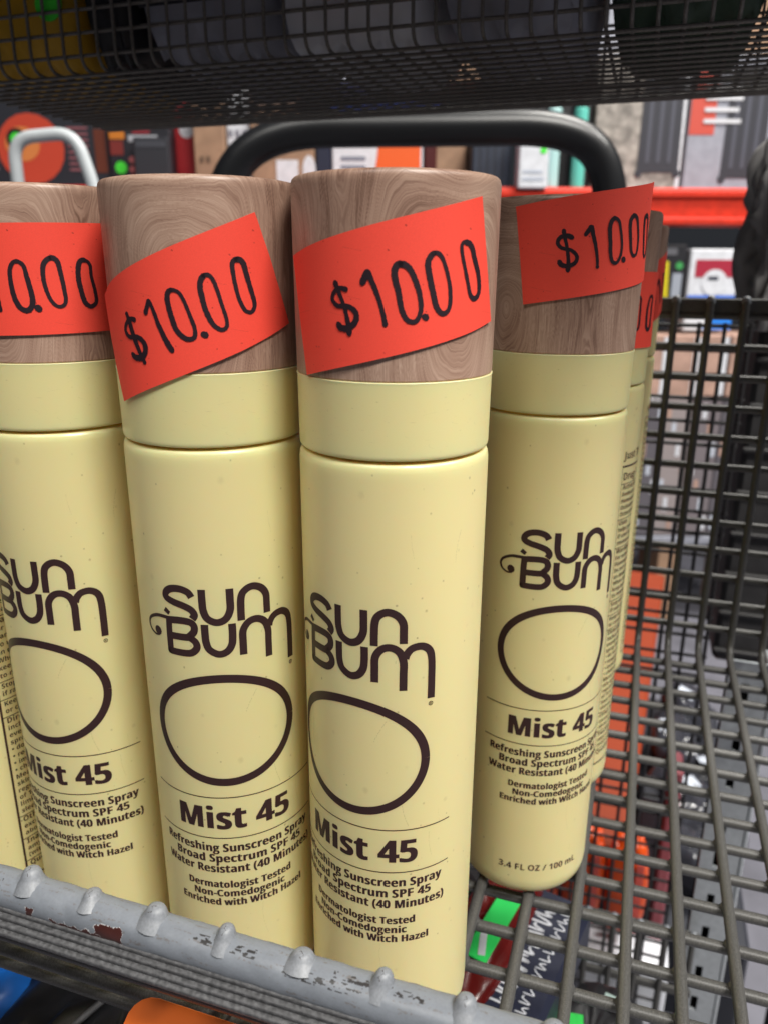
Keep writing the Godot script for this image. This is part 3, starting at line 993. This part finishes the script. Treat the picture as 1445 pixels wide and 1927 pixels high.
func rack_goods() -> void:
	var g := "goods on the rack behind"
	# the rack: orange-red beam, uprights, deck
	var r := thing("pallet_rack", "red-orange steel rack beam with its uprights behind the cart", "rack")
	part("beam", crate(124 * S, 4.9 * S, 2.4 * S, 0.006), M.beam, r, W(-3, 5.3, -113.2))
	part("beam_lip", crate(124 * S, 0.9 * S, 0.5 * S, 0.003), M.beam, r, W(-3, 8.9, -111.8))
	part("beam_lip", crate(124 * S, 0.9 * S, 0.5 * S, 0.003), M.beam, r, W(-3, 5.5, -111.8))
	part("deck", crate(124 * S, 0.4 * S, 50 * S, 0.003), M.grey, r, W(-3, 9.82, -139.8))
	part("upright", crate(4 * S, 110 * S, 4 * S, 0.004), M.navy, r, W(-61, -52.7, -117))
	part("upright", crate(4 * S, 110 * S, 4 * S, 0.004), M.navy, r, W(61, -52.7, -117))
	var y := 10.25
	var t := parcel("pan_box", "dark box printed with an orange plate and a green dot, far left", "box", -58, -38.2, y, 24, -117, 14, M.dark, g)
	printed(t, "plate_print", disc(-0.8, 5.0, 4.6, 4.5), plain(col(196, 70, 48), 0.5))
	printed(t, "sauce_print", disc(-1.9, 5.6, 2.4, 2.2), plain(col(214, 130, 70), 0.5), 0.0014)
	printed(t, "sticker_backing", disc(-2.6, 6.2, 1.4, 1.4), M.black, 0.0022)
	printed(t, "green_dot", disc(-2.6, 6.2, 0.85, 0.85), M.lime, 0.003)
	for k in 8: printed(t, "text_print", rect(4.3, 7.5 - k * 0.75, 7.2, 7.75 - k * 0.75), plain(col(150, 92, 100), 0.6))
	for k in 5: printed(t, "text_print", rect(-8.8, 6.2 - k * 1.0, -5.6, 6.6 - k * 1.0), plain(col(120, 110, 120), 0.6))
	printed(t, "glow_print", rect(8.0, 2.0, 9.6, 7.5), plain(col(96, 42, 24), 0.6))
	t = parcel("coffee_machine_box", "black box printed with a dark appliance and white words, left of the red box", "box", -38.0, -29.6, y, 24, -116.5, 14, plain(col(34, 34, 42), 0.5), g)
	printed(t, "food_print", rect(-4.0, 6.2, -1.9, 8.2), plain(col(200, 120, 40), 0.5))
	printed(t, "food_print", rect(-4.0, 4.2, -2.2, 6.0), plain(col(120, 44, 40), 0.5))
	printed(t, "green_dot", disc(-2.7, 2.6, 0.8, 0.8), M.lime, 0.0014)
	printed(t, "word_print", rect(-1.4, 5.9, 2.6, 6.7), plain(col(176, 178, 186), 0.5))
	for k in 3:
		printed(t, "bullet_print", disc(-1.1, 3.6 - 1.2 * k, 0.45, 0.45), plain(col(190, 110, 112), 0.5))
		printed(t, "word_print", rect(-0.2, 3.4 - 1.2 * k, 2.2, 3.8 - 1.2 * k), plain(col(120, 122, 132), 0.5))
	printed(t, "red_word_print", rect(-0.8, 6.9, 1.6, 7.3), plain(col(140, 40, 50), 0.5))
	t = parcel("red_box", "red box with a white round mark standing behind a dark one", "box", -32.2, -25.9, y, 23.0, -120, 14, M.red, g)
	printed(t, "round_mark", disc(1.1, 7.9, 1.05, 1.05), M.white)
	printed(t, "dark_edge_print", rect(2.2, 0.5, 3.05, 11), M.darkred)
	t = parcel("grill_box", "low charcoal box in front of the red box", "box", -34.0, -29.2, y, 16.4, -114.2, 1.6, plain(col(44, 45, 52), 0.55), g)
	printed(t, "lid_print", rect(-2.0, 4.9, 2.0, 5.7), plain(col(66, 68, 76), 0.5))
	t = parcel("plain_carton", "plain brown cardboard carton beside the red box", "carton", -26.2, -21.9, y, 23.5, -116, 14, M.card, g)
	printed(t, "arrow_print", rect(-1.4, 3.2, -0.9, 4.0), plain(col(90, 70, 56), 0.7))
	printed(t, "arrow_print", rect(-0.5, 3.2, 0.0, 4.0), plain(col(90, 70, 56), 0.7))
	printed(t, "flap_print", rect(-1.6, 0.3, 0.2, 2.9), plain(col(150, 120, 98), 0.8))
	t = parcel("printed_carton", "narrow white carton with rows of small grey prints, between brown cartons", "carton", -21.7, -18.6, y, 23.5, -116.6, 14, M.white, g)
	for k in 5:
		for j in 3: printed(t, "small_print", rect(-1.3 + j * 0.95, 1.4 + 1.7 * k, -0.75 + j * 0.95, 2.3 + 1.7 * k), plain(col(120, 120, 132), 0.7))
	t = parcel("labelled_carton", "brown cardboard carton with a white paper label, under the black handle", "carton", -18.4, -9.7, y, 20.0, -116, 16, M.card, g)
	printed(t, "paper_label", rect(-0.9, 0.6, 2.1, 3.6), M.white)
	printed(t, "tape_scrap", disc(3.6, 2.3, 0.9, 1.9), M.white)
	t = parcel("torn_carton", "brownish torn carton lying on top of the labelled one", "carton", -18.2, -12.2, 20.1, 23.6, -116.4, 14, plain(col(150, 122, 108), 0.8), g)
	t = parcel("navy_box", "narrow navy box between the cardboard and the white box", "box", -9.5, -7.5, y, 19.5, -116, 12, M.navy, g)
	t = parcel("tool_box", "white box with lines of text and an orange end panel", "box", -7.3, 5.1, y, 19.0, -116.2, 13, M.white, g)
	printed(t, "orange_panel", PackedVector2Array([Vector2(-0.6, 0.2), Vector2(5.9, 0.2), Vector2(5.9, 8.6), Vector2(0.6, 8.6)]), M.orange)
	printed(t, "tool_print", disc(2.0, 1.3, 1.7, 1.1), plain(col(110, 60, 44), 0.6), 0.0014)
	for k in 3: printed(t, "word_print", rect(-5.0, 3.6 - k * 1.1, -1.6, 4.1 - k * 1.1), plain(col(120, 124, 140), 0.6))
	printed(t, "corner_print", rect(-5.4, 0.4, -4.6, 2.0), plain(col(60, 64, 80), 0.6))
	t = parcel("blue_tray_box", "flat royal blue box on top of the white and orange one, half behind the handle", "box", -7.6, 7.4, 19.1, 21.0, -116, 12, M.blue, g)
	printed(t, "white_stripe", rect(-7.0, 0.05, 5.0, 0.55), M.white)
	t = parcel("dark_book_box", "thin dark red and black box at the end of the orange panel", "box", 5.3, 7.0, y, 18.5, -116, 10, M.darkred, g)
	t = parcel("olive_carton", "plain carton set back behind the middle cap, left of the ribbed bin", "carton", 7.2, 11.7, y, 18.8, -122, 12, M.card, g)
	t = parcel("black_bin", "dark navy ribbed bin between the carton and the white packet", "bin", 11.9, 17.3, y, 17.6, -117, 12, plain(col(30, 36, 50), 0.5), g)
	for k in 5: printed(t, "rib", rect(-2.4 + k * 1.05, 0.2, -1.9 + k * 1.05, 7.0), plain(col(40, 48, 64), 0.5))
	t = parcel("white_packet", "white packet with a blue spot and a small green dot, left of the teal bottles", "packet", 17.5, 21.4, 9.9, 18.2, -114.6, 3, M.white, g)
	t.position.z = W(0, 0, -110.8).z
	printed(t, "blue_print", disc(0.1, 7.0, 1.2, 0.8), M.sky_blue)
	printed(t, "green_dot", disc(1.2, 4.6, 0.45, 0.4), M.lime)
	printed(t, "faint_print", rect(-1.4, 1.0, 1.4, 1.3), plain(col(176, 184, 200), 0.6))
	printed(t, "faint_print", rect(-1.4, 1.9, 1.2, 2.2), plain(col(176, 184, 200), 0.6))
	for k in 2:
		var x: float = [22.5, 26.0][k]
		var tb := thing("teal_tube", ["pale teal tube standing right of the white packet", "brighter teal tube, right one of the pair by the stone-patterned box"][k], "tube", W(x, 10.25, -114), 0.0, g)
		part("tube_body", lathe([[0.0, 0.0], [0.85, 0.0], [0.9, 0.1], [0.9, 9.6], [0.8, 9.8], [0.0, 9.8]], 16), [plain(col(168, 205, 205), 0.3), M.teal][k], tb)
		part("tube_lid", lathe([[0.0, 9.82], [0.6, 9.82], [0.6, 11.2], [0.5, 11.3], [0.0, 11.3]], 16), M.black, tb)
	for k in 3:
		parcel("black_case", ["black case left of the teal tubes", "black case between the teal tubes", "black case right of the teal tubes"][k], "case", [20.4, 23.4, 27.0][k], [21.9, 25.2, 28.0][k], y, 21.0, -116.5, 10, M.black, g)
	t = parcel("stone_luggage_box", "pale stone-patterned box printed with a dark suitcase, right of the handle", "box", 28.4, 40.6, y, 27.0, -116, 14, M.stone, g)
	suitcase(t, 2.9, 2.2, 3.3)
	printed(t, "white_edge", rect(5.5, 0.1, 6.05, 16.5), M.white)
	t = parcel("grey_luggage_box", "grey-blue box printed with a black suitcase and a red corner, far right", "box", 40.9, 56.0, y, 27.0, -115.6, 14, M.grey, g)
	suitcase(t, 0.4, 1.5, 3.4)
	printed(t, "red_corner", rect(-7.4, 6.9, -4.0, 16.5), plain(col(190, 74, 60), 0.6))
	for k in 4: printed(t, "word_print", rect(-5.6, 8.3 + k * 1.4, -0.6 - 0.4 * (k % 2), 8.8 + k * 1.4), plain(col(206, 208, 214), 0.6), 0.003)
	# second level of parcels, dim, behind the tray
	for k in 8:
		var x0 := -58.0 + 14.3 * k
		parcel("stored_carton", ["brown stored carton high on the rack, first from the left end", "grey stored carton high on the rack, second from the left end", "brown stored carton high on the rack, third from the left end", "white stored carton high on the rack, fourth from the left end", "brown stored carton high on the rack, fifth from the left end", "dark stored carton high on the rack, sixth from the left end", "grey stored carton high on the rack, seventh from the left end", "brown stored carton high on the rack, last on the right end"][k], "carton", x0, x0 + 13.6, 27.4 if k > 5 else 24.2, 44, -119, 14, [M.card, M.grey, M.card, M.white, M.card, M.dark, M.grey, M.card][k], "cartons high on the rack")
	# below the beam
	t = parcel("tall_blue_box", "white and bright blue box with a red top and round white mark, below the beam", "box", 42.0, 48.8, -8.6, 2.4, -112, 8, M.white, g)
	printed(t, "red_band", rect(-2.6, 7.3, 3.3, 9.6), plain(col(160, 34, 58), 0.5))
	printed(t, "round_mark", disc(0.2, 6.6, 1.75, 1.75), M.white, 0.0014)
	printed(t, "mark_dot", rect(-0.7, 6.9, 0.7, 7.4), M.navy, 0.0022)
	printed(t, "blue_band", rect(-3.3, 4.1, 3.3, 4.9), plain(col(62, 110, 206), 0.5))
	printed(t, "blue_wave", PackedVector2Array([Vector2(-0.6, 0.2), Vector2(3.3, 0.2), Vector2(3.3, 3.9), Vector2(1.6, 2.9), Vector2(0.2, 2.6)]), M.sky_blue)
	t = parcel("spray_bottle_box", "dark box with a yellow strip below the beam", "box", 36.8, 41.6, -6.4, 3.0, -112.4, 8, plain(col(26, 26, 32), 0.5), g)
	printed(t, "yellow_strip", PackedVector2Array([Vector2(-0.9, 2.6), Vector2(0.3, 2.3), Vector2(0.0, 7.2), Vector2(-1.2, 7.2)]), plain(col(196, 180, 20), 0.5))
	printed(t, "white_patch", rect(0.7, 2.4, 2.0, 5.6), plain(col(150, 156, 168), 0.5))
	printed(t, "green_dot", disc(1.5, 6.6, 0.5, 0.5), plain(col(60, 150, 80), 0.5))
	printed(t, "grey_print", rect(-1.8, 8.0, 1.0, 8.9), plain(col(90, 90, 96), 0.5))
	for k in 6:
		var x0 := 32.0 + 4.1 * k
		t = parcel("case_of_drinks", ["pinkish cardboard case at the left of the low row behind the mesh", "pinkish cardboard case second in the low row behind the mesh", "pinkish cardboard case third in the low row behind the mesh", "pinkish cardboard case fourth in the low row behind the mesh", "pinkish cardboard case fifth in the low row behind the mesh", "pinkish cardboard case last in the low row behind the mesh"][k], "case", x0, x0 + 3.95, -17.6, -9.0, -110 - 0.4 * (k % 2), 9, M.card_pink, "cases in the low row")
		printed(t, "white_stripe", rect(1.0, 0.2, 1.9, 8.3), M.white)
		t = parcel("wrapped_pack", ["shrink-wrapped shiny pack under the first pinkish case", "shrink-wrapped shiny pack under the second pinkish case", "shrink-wrapped shiny pack under the third pinkish case", "shrink-wrapped shiny pack under the fourth pinkish case", "shrink-wrapped shiny pack under the fifth pinkish case", "shrink-wrapped shiny pack under the last pinkish case"][k], "pack", x0, x0 + 3.9, -38.5, -17.8, -110.2 + 0.3 * (k % 2), 9, [plain(col(120, 112, 116), 0.2), plain(col(96, 92, 98), 0.2), plain(col(150, 140, 140), 0.2)][k % 3], "shrink-wrapped packs in the low row")
		for j in 7:
			printed(t, "bright_fold", rect(-1.6 + 0.9 * ((j * 3 + k) % 4), 1.0 + 2.8 * j, -1.0 + 0.9 * ((j * 3 + k) % 4), 3.1 + 2.8 * j), [M.white, M.wrap, M.card_pink][(j + k) % 3])
	# pallet boards under them
	var pb := thing("pallet", "low grey pallet under the shrink-wrapped packs", "pallet", W(43, -52.7, -114))
	for k in 3: part("deck_board", crate(26 * S, 1.2 * S, 3.0 * S, 0.002), M.grey, pb, Vector3(0, 12.8 * S, (2.5 - 3.4 * k) * S))
	for k in 3: part("block", crate(3 * S, 12.7 * S, 9 * S, 0.002), M.card, pb, Vector3((-11 + 11 * k) * S, 0, 0))

func suitcase(t: Node3D, x: float, y: float, hw: float) -> void:
	var dk := plain(col(46, 47, 56), 0.6)
	var lt := plain(col(74, 76, 88), 0.6)
	printed(t, "suitcase_print", PackedVector2Array([Vector2(x - hw * 0.86, y + 0.5), Vector2(x - hw * 0.72, y), Vector2(x + hw * 0.72, y), Vector2(x + hw * 0.86, y + 0.5), Vector2(x + hw * 0.80, y + 13.8), Vector2(x - hw * 0.80, y + 13.8)]), dk, 0.0012)
	for k in 3: printed(t, "rib_print", rect(x - hw * 0.55 + k * hw * 0.45, y + 1.2, x - hw * 0.40 + k * hw * 0.45, y + 13.2), lt, 0.002)
	for s: float in [-1.0, 1.0]: printed(t, "caster_print", disc(x + s * hw * 0.78, y - 0.1, 0.55, 0.55, 12), dk, 0.002)

func aisle_things() -> void:
	# black tubular handle of another cart
	var t := thing("platform_cart", "black platform cart whose thick tubular handle arches behind the caps", "cart")
	var pts: Array = []
	for p in [[-9.2, -40.0], [-8.15, 3.4], [-5.6, 6.05], [9.0, 6.25], [10.95, 4.0], [11.2, -40.0]]:
		pts.append(W(p[0], p[1], -40.0))
	part("handle", tube_mesh(rounded(pts, 3.1 * S, 10), 0.80 * S, 20), M.tube_black, t)
	# its platform
	part("platform", crate(22 * S, 1.6 * S, 30 * S, 0.006), M.black, t, W(1, -44.0, -54.5))
	for s: float in [-8.0, 10.0]:
		for z: float in [-42.0, -67.0]:
			var wh := part("wheel", lathe([[0.0, -0.8], [3.2, -0.8], [3.6, -0.5], [3.6, 0.5], [3.2, 0.8], [0.0, 0.8]], 24), M.black, t, W(s, -48.5, z))
			wh.rotation.z = PI / 2
	t = thing("hand_truck", "white tubular hand truck at the left in front of the plate box", "hand truck")
	pts = []
	for p in [[-26.6, -44.0], [-26.3, 8.5], [-21.9, 8.9], [-20.8, 5.0], [-20.0, -44.0]]:
		pts.append(W(p[0], p[1], -60.0))
	part("handle", tube_mesh(rounded(pts, 1.5 * S, 8), 0.44 * S, 16), M.tube_white, t)
	part("foot_bar", tube_mesh(PackedVector3Array([W(-30, -52.0, -60), W(-16, -52.0, -60)]), 0.7 * S, 14), M.tube_white, t)
	for x: float in [-26.6, -20.0]:
		part("leg", tube_mesh(PackedVector3Array([W(x, -44.2, -60), W(x, -51.6, -60)]), 0.44 * S, 14), M.tube_white, t)
	# grey cloth glove slung over the basket's rim on the right
	var g := thing("grey_cloth", "dark grey cloth bundle slung on the black mesh panel at the right edge", "cloth")
	g.transform = cart_frame
	part("cloth_bundle", cloth_mesh(), M.cloth, g)

func cloth_mesh() -> ArrayMesh:
	# a slumped bundle of folds: a grid wrapped round an upright axis, its radius creased by noise
	var n := FastNoiseLite.new()
	n.seed = 12
	n.frequency = 1.0
	n.fractal_octaves = 2
	var st := begin()
	var rows := 60
	var cols := 72
	for i in rows + 1:
		for j in cols + 1:
			var t := float(i) / rows
			var a := TAU * (j % cols) / cols
			var lean := 0.95 * t * t + 0.22 * sin(t * 5.0)
			var rr := (0.95 + 0.35 * sin(t * 3.0)) * (0.35 + 0.65 * sin(PI * clampf(t * 0.94 + 0.03, 0.0, 1.0)) ** 0.5)
			var fold := n.get_noise_3d(cos(a) * 1.3 + t * 0.9, sin(a) * 1.3, t * 1.3)
			var crease := absf(n.get_noise_3d(cos(a + t * 0.9) * 1.9, sin(a + t * 0.9) * 1.9, t * 0.7 + 7.0))
			rr *= 1.05 + 0.5 * fold - 0.75 * crease
			st.set_smooth_group(0)
			st.add_vertex(L(3.55 + 1.3 * lean + cos(a) * rr * 1.3, 26.9 - sin(a) * rr * 0.9, -1.85 + 6.4 * t))
	for i in rows:
		for j in cols:
			var p := i * (cols + 1) + j
			var q := p + cols + 1
			for k in [p, p + 1, q, p + 1, q + 1, q]:
				st.add_index(k)
	st.generate_normals()
	return st.commit()

# a soft filled pouch lying flat: outline ellipse-ish rectangle, bulged
func pouch(w: float, d: float, h: float, sd: int, square := 4.0, puff := 0.55) -> ArrayMesh:
	var n := FastNoiseLite.new()
	n.seed = sd
	n.frequency = 1.0
	var st := begin()
	var rows := 20
	var cols := 40
	for i in rows + 1:
		for j in cols + 1:
			var t := PI * i / rows
			var a := TAU * (j % cols) / cols
			var ca := cos(a)
			var sa := sin(a)
			var k := pow(pow(absf(ca), square) + pow(absf(sa), square), -1.0 / square)
			var r := pow(sin(t), puff) * k
			var x := ca * r
			var z := sa * r
			var y := cos(t) * (1.0 + 0.30 * n.get_noise_2d(x * 2.2, z * 2.2) + 0.10 * n.get_noise_2d(x * 6.0, z * 6.0))
			st.set_smooth_group(0)
			st.add_vertex(Vector3(x * w * 0.5, maxf((y + 1.0) * 0.5, 0.0) * h, z * d * 0.5) * S)
	for i in rows:
		for j in cols:
			var p := i * (cols + 1) + j
			var q := p + cols + 1
			for k in [p, p + 1, q, p + 1, q + 1, q]:
				st.add_index(k)
	st.generate_normals()
	return st.commit()

func upper_tray_goods() -> void:
	var g := "goods in the wire tray overhead"
	var f := 3.58
	var goods := [   # name, label, category, middle, width, depth, height, material
		["yellow_bag", "mustard yellow bag in the tray at the top left", "bag", -12.6, 3.6, 4.8, 5.0, plain(col(196, 150, 22), 0.6)],
		["black_box", "black box in the tray between the yellow bag and the grey packet", "box", -10.15, 1.1, 4.6, 5.0, M.black],
		["grey_packet", "pale grey packet in the tray, next right of the black box", "packet", -8.2, 2.7, 4.8, 5.0, M.grey],
		["white_packet", "white packet in the tray with a red spot, second right of the black box", "packet", -5.4, 2.7, 4.7, 5.0, M.white],
		["beige_packet", "whitish packet in the tray, third right of the black box", "packet", -2.6, 2.6, 4.8, 5.0, M.grey],
		["green_packet", "dark green packet in the middle of the tray", "packet", 0.1, 2.5, 4.8, 4.8, plain(col(40, 62, 46), 0.6)],
		["charcoal_packet", "charcoal packet in the tray right of the green one", "packet", 2.55, 2.2, 3.4, 4.8, M.dark],
		["slate_packet", "slate grey packet in the tray, second from the right", "packet", 4.7, 1.9, 3.3, 4.8, plain(col(60, 62, 70), 0.5)],
		["blue_grey_packet", "blue-grey packet at the right end of the tray", "packet", 7.6, 2.9, 4.2, 4.8, plain(col(76, 86, 106), 0.4)],
	]
	for a: Array in goods:
		var t := thing(a[0], a[1], a[2], C(a[3], 13.95 + a[5] * 0.5, f), deg_to_rad(-TURN), g)
		part("pack", pouch(a[4], a[5], a[6], int(absf(a[3]) * 10) + 3, 9.0, 0.22), a[7], t)
		if a[0] == "white_packet":
			printed_round(t, "red_spot", -0.2, 0.95, 0.28, M.red, a[5])
		if a[0] == "yellow_bag":
			printed_round(t, "green_spot", 1.35, 1.1, 0.3, M.lime, a[5])
		if a[0] in ["grey_packet", "white_packet", "beige_packet"]:
			for k in 4:
				part("seal_stripe", crate((a[4] - 0.5) * S, 0.06 * S, 0.03 * S, 0.0002), M.dark if k % 2 else M.paper, t, Vector3(0, (0.55 + 0.32 * k) * S, (a[5] * 0.5 + 0.012) * S))

func printed_round(t: Node3D, called: String, x: float, y: float, r: float, mat: Material, depth: float) -> void:
	part(called, lathe([[0.0, 0.0], [r, 0.0], [r, 0.03], [0.0, 0.04]], 20), mat, t, Vector3(x, y, depth * 0.5 + 0.02) * S).rotation.x = PI / 2

func lower_goods() -> void:
	var g := "goods in the tier below"
	var a0 := deg_to_rad(-TURN)
	# dark navy pouch with white script strokes and a green tape
	var t := thing("navy_packet", "navy packet with white script letters below the basket floor", "packet", C(-0.85, 12.3, -14.0), a0 - 0.22, g)
	part("flat_pack", crate(1.25 * S, 1.0 * S, 3.6 * S, 0.002), M.navy, t)
	for row in 2:
		var zz := PackedVector2Array()
		for k in 13:
			var z := 1.35 - 0.215 * k
			var x := -0.22 + 0.42 * row
			var hgt := 0.20 + 0.03 * sin(k * 2.0) if row == 0 else 0.10
			stroke(zz, curve([[x - hgt, z], [x + hgt * 0.9, z - 0.03], [x - hgt * 0.7 * sin(k * 1.7), z - 0.10], [x + hgt * cos(k * 2.3), z - 0.16]]), 0.05 if row == 0 else 0.03, 0.15)
		var st := begin()
		for i in range(0, zz.size(), 3):
			tri(st, Vector3(zz[i].x, 1.006, zz[i].y) * S, Vector3(zz[i + 1].x, 1.006, zz[i + 1].y) * S, Vector3(zz[i + 2].x, 1.006, zz[i + 2].y) * S, Vector3.UP)
		part("script_lettering", st.commit(), M.white, t)
	t = thing("red_packet", "glossy dark red packet with a green price tape, beside the navy one", "packet", C(-1.85, 12.7, -13.95), a0 - 0.2, g)
	part("pouch", pouch(1.5, 4.4, 1.3, 61, 4.0), plain(col(92, 20, 18), 0.25), t)
	var gp := part("green_tape", crate(0.48 * S, 0.02 * S, 1.85 * S, 0.0002), M.green, t, Vector3(0.24, 1.46, 0.40) * S)
	gp.rotation.y = -0.04
	var sc := part("tape_writing", crate(0.14 * S, 0.012 * S, 0.55 * S, 0.0001), M.white, t, Vector3(0.22, 1.482, 0.95) * S)
	sc.rotation.y = 0.3
	t = thing("black_green_packet", "black packet with a bright green patch, right of the navy packet", "packet", C(0.30, 12.2, -16.2), a0 - 0.25, g)
	part("pouch", pouch(1.7, 4.0, 1.4, 63, 4.0), M.black, t)
	part("green_patch", crate(0.32 * S, 0.02 * S, 1.9 * S, 0.0002), plain(col(30, 190, 70), 0.5), t, Vector3(-0.1, 1.42, 0.4) * S).rotation.y = 0.35
	part("pale_patch", crate(0.5 * S, 0.02 * S, 0.3 * S, 0.0002), plain(col(150, 170, 165), 0.5), t, Vector3(0.2, 1.40, -1.2) * S)
	# white and orange packs behind the black mesh panel
	for k in 3:
		t = thing("orange_pack", ["orange film pack behind the black mesh, left one of the three", "orange film pack behind the black mesh, middle one of the three", "orange film pack behind the black mesh, right one with pink edge"][k], "pack", C(-2.0 + 1.75 * k, 28.2, -27.0), a0, "orange packs behind the mesh")
		part("pouch", pouch(1.7, 1.6, 4.6, 70 + k, 5.0), plain(col(214, 78, 22), 0.3), t)
		part("pink_label", crate(0.30 * S, 3.4 * S, 0.03 * S, 0.0002), plain(col(226, 96, 84), 0.4), t, Vector3(0.45, 0.6, 0.83) * S)
	t = thing("dark_box", "dark box next to the orange packs behind the mesh", "box", C(2.2, 30.7, -34.0), a0, g)
	part("carton", crate(0.8 * S, 12.5 * S, 1.6 * S, 0.002), M.dark, t)
	t = thing("rose_box", "dull rose box standing by the slotted post", "box", C(3.05, 30.6, -34.0), a0, g)
	part("carton", crate(0.55 * S, 14.0 * S, 1.6 * S, 0.002), plain(col(140, 72, 80), 0.6), t)
	for k in 2:
		t = thing("white_pack", ["white pack low behind the mesh, left one of two", "white pack low behind the mesh, right one of two"][k], "pack", C(0.75 + 1.9 * k, 27.9, -33.0), a0, "white packs behind the mesh")
		part("carton", crate(1.75 * S, 5.2 * S, 2.0 * S, 0.003), M.white, t)
	t = thing("pack_stand", "dark stand under the packs behind the mesh", "stand", C(1.0, 29.0, -52.5), a0)
	part("block", crate(10.0 * S, 18.4 * S, 4.4 * S, 0.004), M.dark, t)
	# large orange board lying low behind the basket
	t = thing("orange_box", "large flat orange box low down behind the basket", "box", C(0.6, 58.0, -32.0), a0 - 0.06, g)
	part("carton", crate(5.0 * S, 2.0 * S, 42.0 * S, 0.004), plain(col(136, 50, 18), 0.55), t)
	part("stand", crate(4.4 * S, 20.7 * S, 38.0 * S, 0.004), M.dark, t, Vector3(0, -20.72 * S, 0))
	# glossy wrapped goods beyond the basket's back
	for k in 6:
		var u: float = [4.6, 5.6, 4.9, 6.2, 5.2, 6.0][k]
		var v: float = [50.0, 55.0, 44.0, 47.0, 38.5, 41.5][k]
		t = thing("film_bundle", ["film-wrapped dark bundle highest behind the basket, left", "film-wrapped dark bundle highest behind the basket, right", "film-wrapped dark bundle in the middle behind the basket, left", "film-wrapped dark bundle in the middle behind the basket, right", "film-wrapped dark bundle lowest behind the basket, left", "film-wrapped dark bundle lowest behind the basket, right"][k], "bundle", C(u, v, -33.0), a0 + 0.3 * k, "film-wrapped bundles")
		part("film", pouch(3.0, 5.0, 3.2, 80 + k, 3.0), M.gloss_dark, t)
		part("white_slip", crate(0.9 * S, 0.03 * S, 1.3 * S, 0.0002), M.wrap, t, Vector3(-0.6 + 0.3 * (k % 3), 3.25, 0.5) * S).rotation = Vector3(0.2, k * 0.8, 0.15)
	t = thing("bundle_stand", "dark low stand under the film-wrapped bundles", "stand", C(5.4, 47.0, -52.5), a0)
	part("block", crate(5.6 * S, 19.4 * S, 24.0 * S, 0.004), M.dark, t)
	# things under the front rail
	t = thing("black_bag", "black padded bag under the left end of the rail", "bag", C(-6.3, 7.2, -13.4), a0 + 0.25, g)
	part("pouch", pouch(4.4, 5.6, 3.2, 90, 3.0), plain(col(26, 26, 29), 0.35), t)
	part("seam", tube_mesh(rounded([Vector3(-1.2, 2.9, 2.4) * S, Vector3(-0.7, 3.25, 1.0) * S, Vector3(0.5, 3.3, -0.9) * S], 0.6 * S), 0.05 * S, 6), plain(col(96, 96, 100), 0.5), t)
	part("snap", lathe([[0.0, 0.0], [0.16, 0.0], [0.15, 0.06], [0.0, 0.1]], 16), M.steel, t, Vector3(-1.0, 3.1, 2.0) * S)
	t = thing("blue_packet", "blue packet at the far left below the rail", "packet", C(-9.2, 8.0, -13.0), a0, g)
	part("pouch", pouch(2.6, 4.0, 2.6, 91, 4.0), plain(col(18, 84, 160), 0.4), t)
	t = thing("orange_tag", "orange card with a rounded corner and a white stripe below the rail", "card", C(-3.65, 4.95, -7.66), a0, g)
	t.rotation.x = -0.75
	var o := PackedVector2Array([Vector2(-0.85, -1.5), Vector2(1.3, -1.5), Vector2(1.3, 0.35), Vector2(-0.55, 0.35)])
	for k in 6:
		var th := PI * 0.5 + PI * 0.5 * k / 5.0
		o.append(Vector2(-0.55 + 0.30 * cos(th), 0.05 + 0.30 * sin(th)))
	for i in o.size(): o[i] = o[i] * S
	part("card_sheet", slab(o, 0.02 * S), plain(col(244, 116, 36), 0.5), t)
	var wst := PackedVector2Array([Vector2(0.45, -1.5), Vector2(1.3, -1.5), Vector2(1.3, 0.20)])
	for i in wst.size(): wst[i] = wst[i] * S
	part("white_stripe", slab(wst, 0.005 * S), M.white, t, Vector3(0, 0, 0.01 * S))
	part("hook", tube_mesh(PackedVector3Array([Vector3(0.2, 0.3, -0.05) * S, Vector3(0.2, 0.62, -0.42) * S]), 0.05 * S, 6), M.wire, t)
	t = thing("lower_bag", "big black bin bag filling the tier below the bottles", "bag", C(-4.5, 13.0, -26.0), a0)
	part("pouch", pouch(9.0, 12.0, 11.0, 95, 3.0), plain(col(22, 22, 25), 0.4), t)
